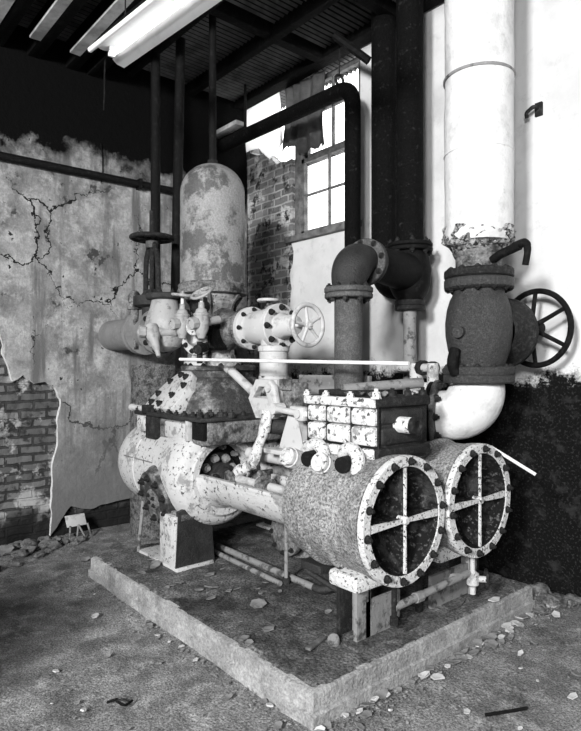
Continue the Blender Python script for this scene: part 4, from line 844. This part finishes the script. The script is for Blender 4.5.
single('stick', tube(nb(), [(.41, .61, .012), (.45, .68, .014), (.50, .79, .012)], .007, 6), BLACK, (.45, .68, .012), 'thin black stick lying on the floor at bottom right', 'stick')
single('curled_wire', tube(nb(), bend([(-.72, -.56, .012), (-.70, -.52, .02), (-.66, -.55, .045), (-.63, -.52, .02), (-.66, -.47, .012)], .02), .006, 6), BLACK, (-.68, -.53, .012), 'small curl of black wire on the floor left of the slab', 'wire')
single('wood_scrap', obox(nb(), (-.30, .30, PH + .022), V((.3, -1, .05)), V((1, .3, 0)), Z, .16, .03, .014, .003), TRIMM, (-.30, .30, PH + .02), 'dark wood scrap on the slab near the round cap', 'scrap')
for i, (x, y, r, l) in enumerate(((-.06, 2.03, .09, 'round lump of rubble at the wall, largest of the right-hand heap'), (.05, 2.0, .065, 'grey rubble lump just beyond the far corner of the slab'), (-.02, 1.93, .045, 'small pale lump against the far corner of the slab'), (.12, 2.08, .06, 'rubble lump at the foot of the dark wall, right of the heap'), (.24, 2.10, .055, 'dark rubble lump at the foot of the wall, farthest right'), (.03, 1.88, .03, 'small stone in front of the right-hand heap'))):
    single('rubble', rock(nb(), (x, y, r * .35), r, i + 3, sub=3), STONE, (x, y, 0), l, 'rubble', 'rubble heap by the right wall')
random.seed(11)
for i in range(46):
    x, y = -3.40 + abs(random.gauss(0, .22)), random.uniform(-.75, .28); r = random.uniform(.022, .07)
    if y > .05: r *= .6
    single('brick_rubble', rock(nb(), (x, y, r * .3), r, i + 40, (1, 1.2, .7), 2), STONE if i % 3 else CHIPG, (x, y, 0), 'broken brick rubble on the floor below the bared brickwork', 'rubble', 'brick rubble by the left wall')
def chip(x, y, z, r, m, label, group, seed):
    random.seed(seed); n = random.randint(5, 7); a0 = random.uniform(0, 6); tl = V((random.uniform(-.3, .3), random.uniform(-.3, .3), 1)).normalized()
    u, w_, d_ = frame(tl); sx = random.uniform(.5, 1); bm = nb()
    pts = [V((x, y, z + r * .2)) + (u * math.cos(a0 + 2 * PI * k / n) + w_ * sx * math.sin(a0 + 2 * PI * k / n)) * r * random.uniform(.7, 1.15) for k in range(n)]
    prism(bm, pts, tl, random.uniform(.003, .008)); single('flake', bm, m, (x, y, z), label, 'flake', group)
for i in range(150):                       # along the foot of the slab's right side and out on the floor
    random.seed(500 + i); y = random.uniform(-.05, 1.95); k = random.random()
    x = .02 + (abs(random.gauss(0, .05)) if k < .5 else random.uniform(0, .9)); chip(x, y, .004, random.uniform(.012, .042) * (1 if k < .5 else .7), CHIPW if i % 5 < 2 else CHIPG, 'flake of plaster or dead leaf on the floor right of the slab', 'flakes on the floor right of the slab', i)
for i in range(34):
    random.seed(800 + i); x = random.uniform(-2.0, -.4); y = random.uniform(.06, .62); chip(x, y, PH + .012, random.uniform(.012, .05), CHIPG, 'flat grey flake lying on the dirty top of the slab', 'flakes on the slab', 300 + i)
for i in range(40):
    random.seed(900 + i); x = random.uniform(-2.3, -.1); k = random.random(); y = -.03 - abs(random.gauss(0, .04)) if k < .5 else random.uniform(-.9, -.05); chip(x, y, .004, random.uniform(.008, .024), CHIPG if i % 4 else CHIPW, 'small flake on the floor left of the slab', 'flakes on the floor left of the slab', 600 + i)
chip(-.02, 1.43, PH + .01, .05, CHIPW, 'large white flake near the far corner of the slab', None, 4)
random.seed(5)
bm = nb()
for i in range(2600):
    k = random.random()
    if k < .45: x, y = .03 + abs(random.gauss(0, .10)), random.uniform(-.1, 2.1)
    elif k < .6: x, y = random.uniform(-2.4, .05), -.03 - abs(random.gauss(0, .05))
    elif k < .8: x, y = -3.42 + abs(random.gauss(0, .35)), random.uniform(-1.2, .9)
    else: x, y = random.uniform(-2.6, 1.2), random.uniform(-1.2, 1.9)
    if PX0 < x < .01 and 0 < y < PW: continue
    r = random.uniform(.003, .011); c = V((x, y, r * .3 + .002)); vs = [bm.verts.new(c + V((random.uniform(-1, 1), random.uniform(-1, 1), random.uniform(-.3, 1))) * r) for _ in range(4)]
    for a, b, e in ((0, 1, 2), (0, 1, 3), (0, 2, 3), (1, 2, 3)): bm.faces.new((vs[a], vs[b], vs[e]))
g = single('grit', bm, CHIPG, (0, 0, 0), 'loose grit and crumbs scattered over the dirt floor', 'grit'); g['kind'] = 'stuff'

# ------------------------------------------------------------------ light: daylight through the opening behind the camera, and a little from the side
def area(name, loc, target, sx, sy, power, spread=180):
    l = bpy.data.lights.new(name, 'AREA'); l.shape = 'RECTANGLE'; l.size, l.size_y = sx, sy; l.energy = power; l.spread = math.radians(spread)
    o = bpy.data.objects.new(name, l); COL.objects.link(o); o.location = loc; o.rotation_euler = (V(target) - V(loc)).to_track_quat('-Z', 'Y').to_euler(); return o
area('daylight_opening', (2.5, YF + .06, 3.45), (-1.4, 1.2, 1.2), .75, .8, 780)
area('daylight_opening', (4.1, YF + .06, 3.0), (-.8, 1.2, 1.2), .75, .8, 330)
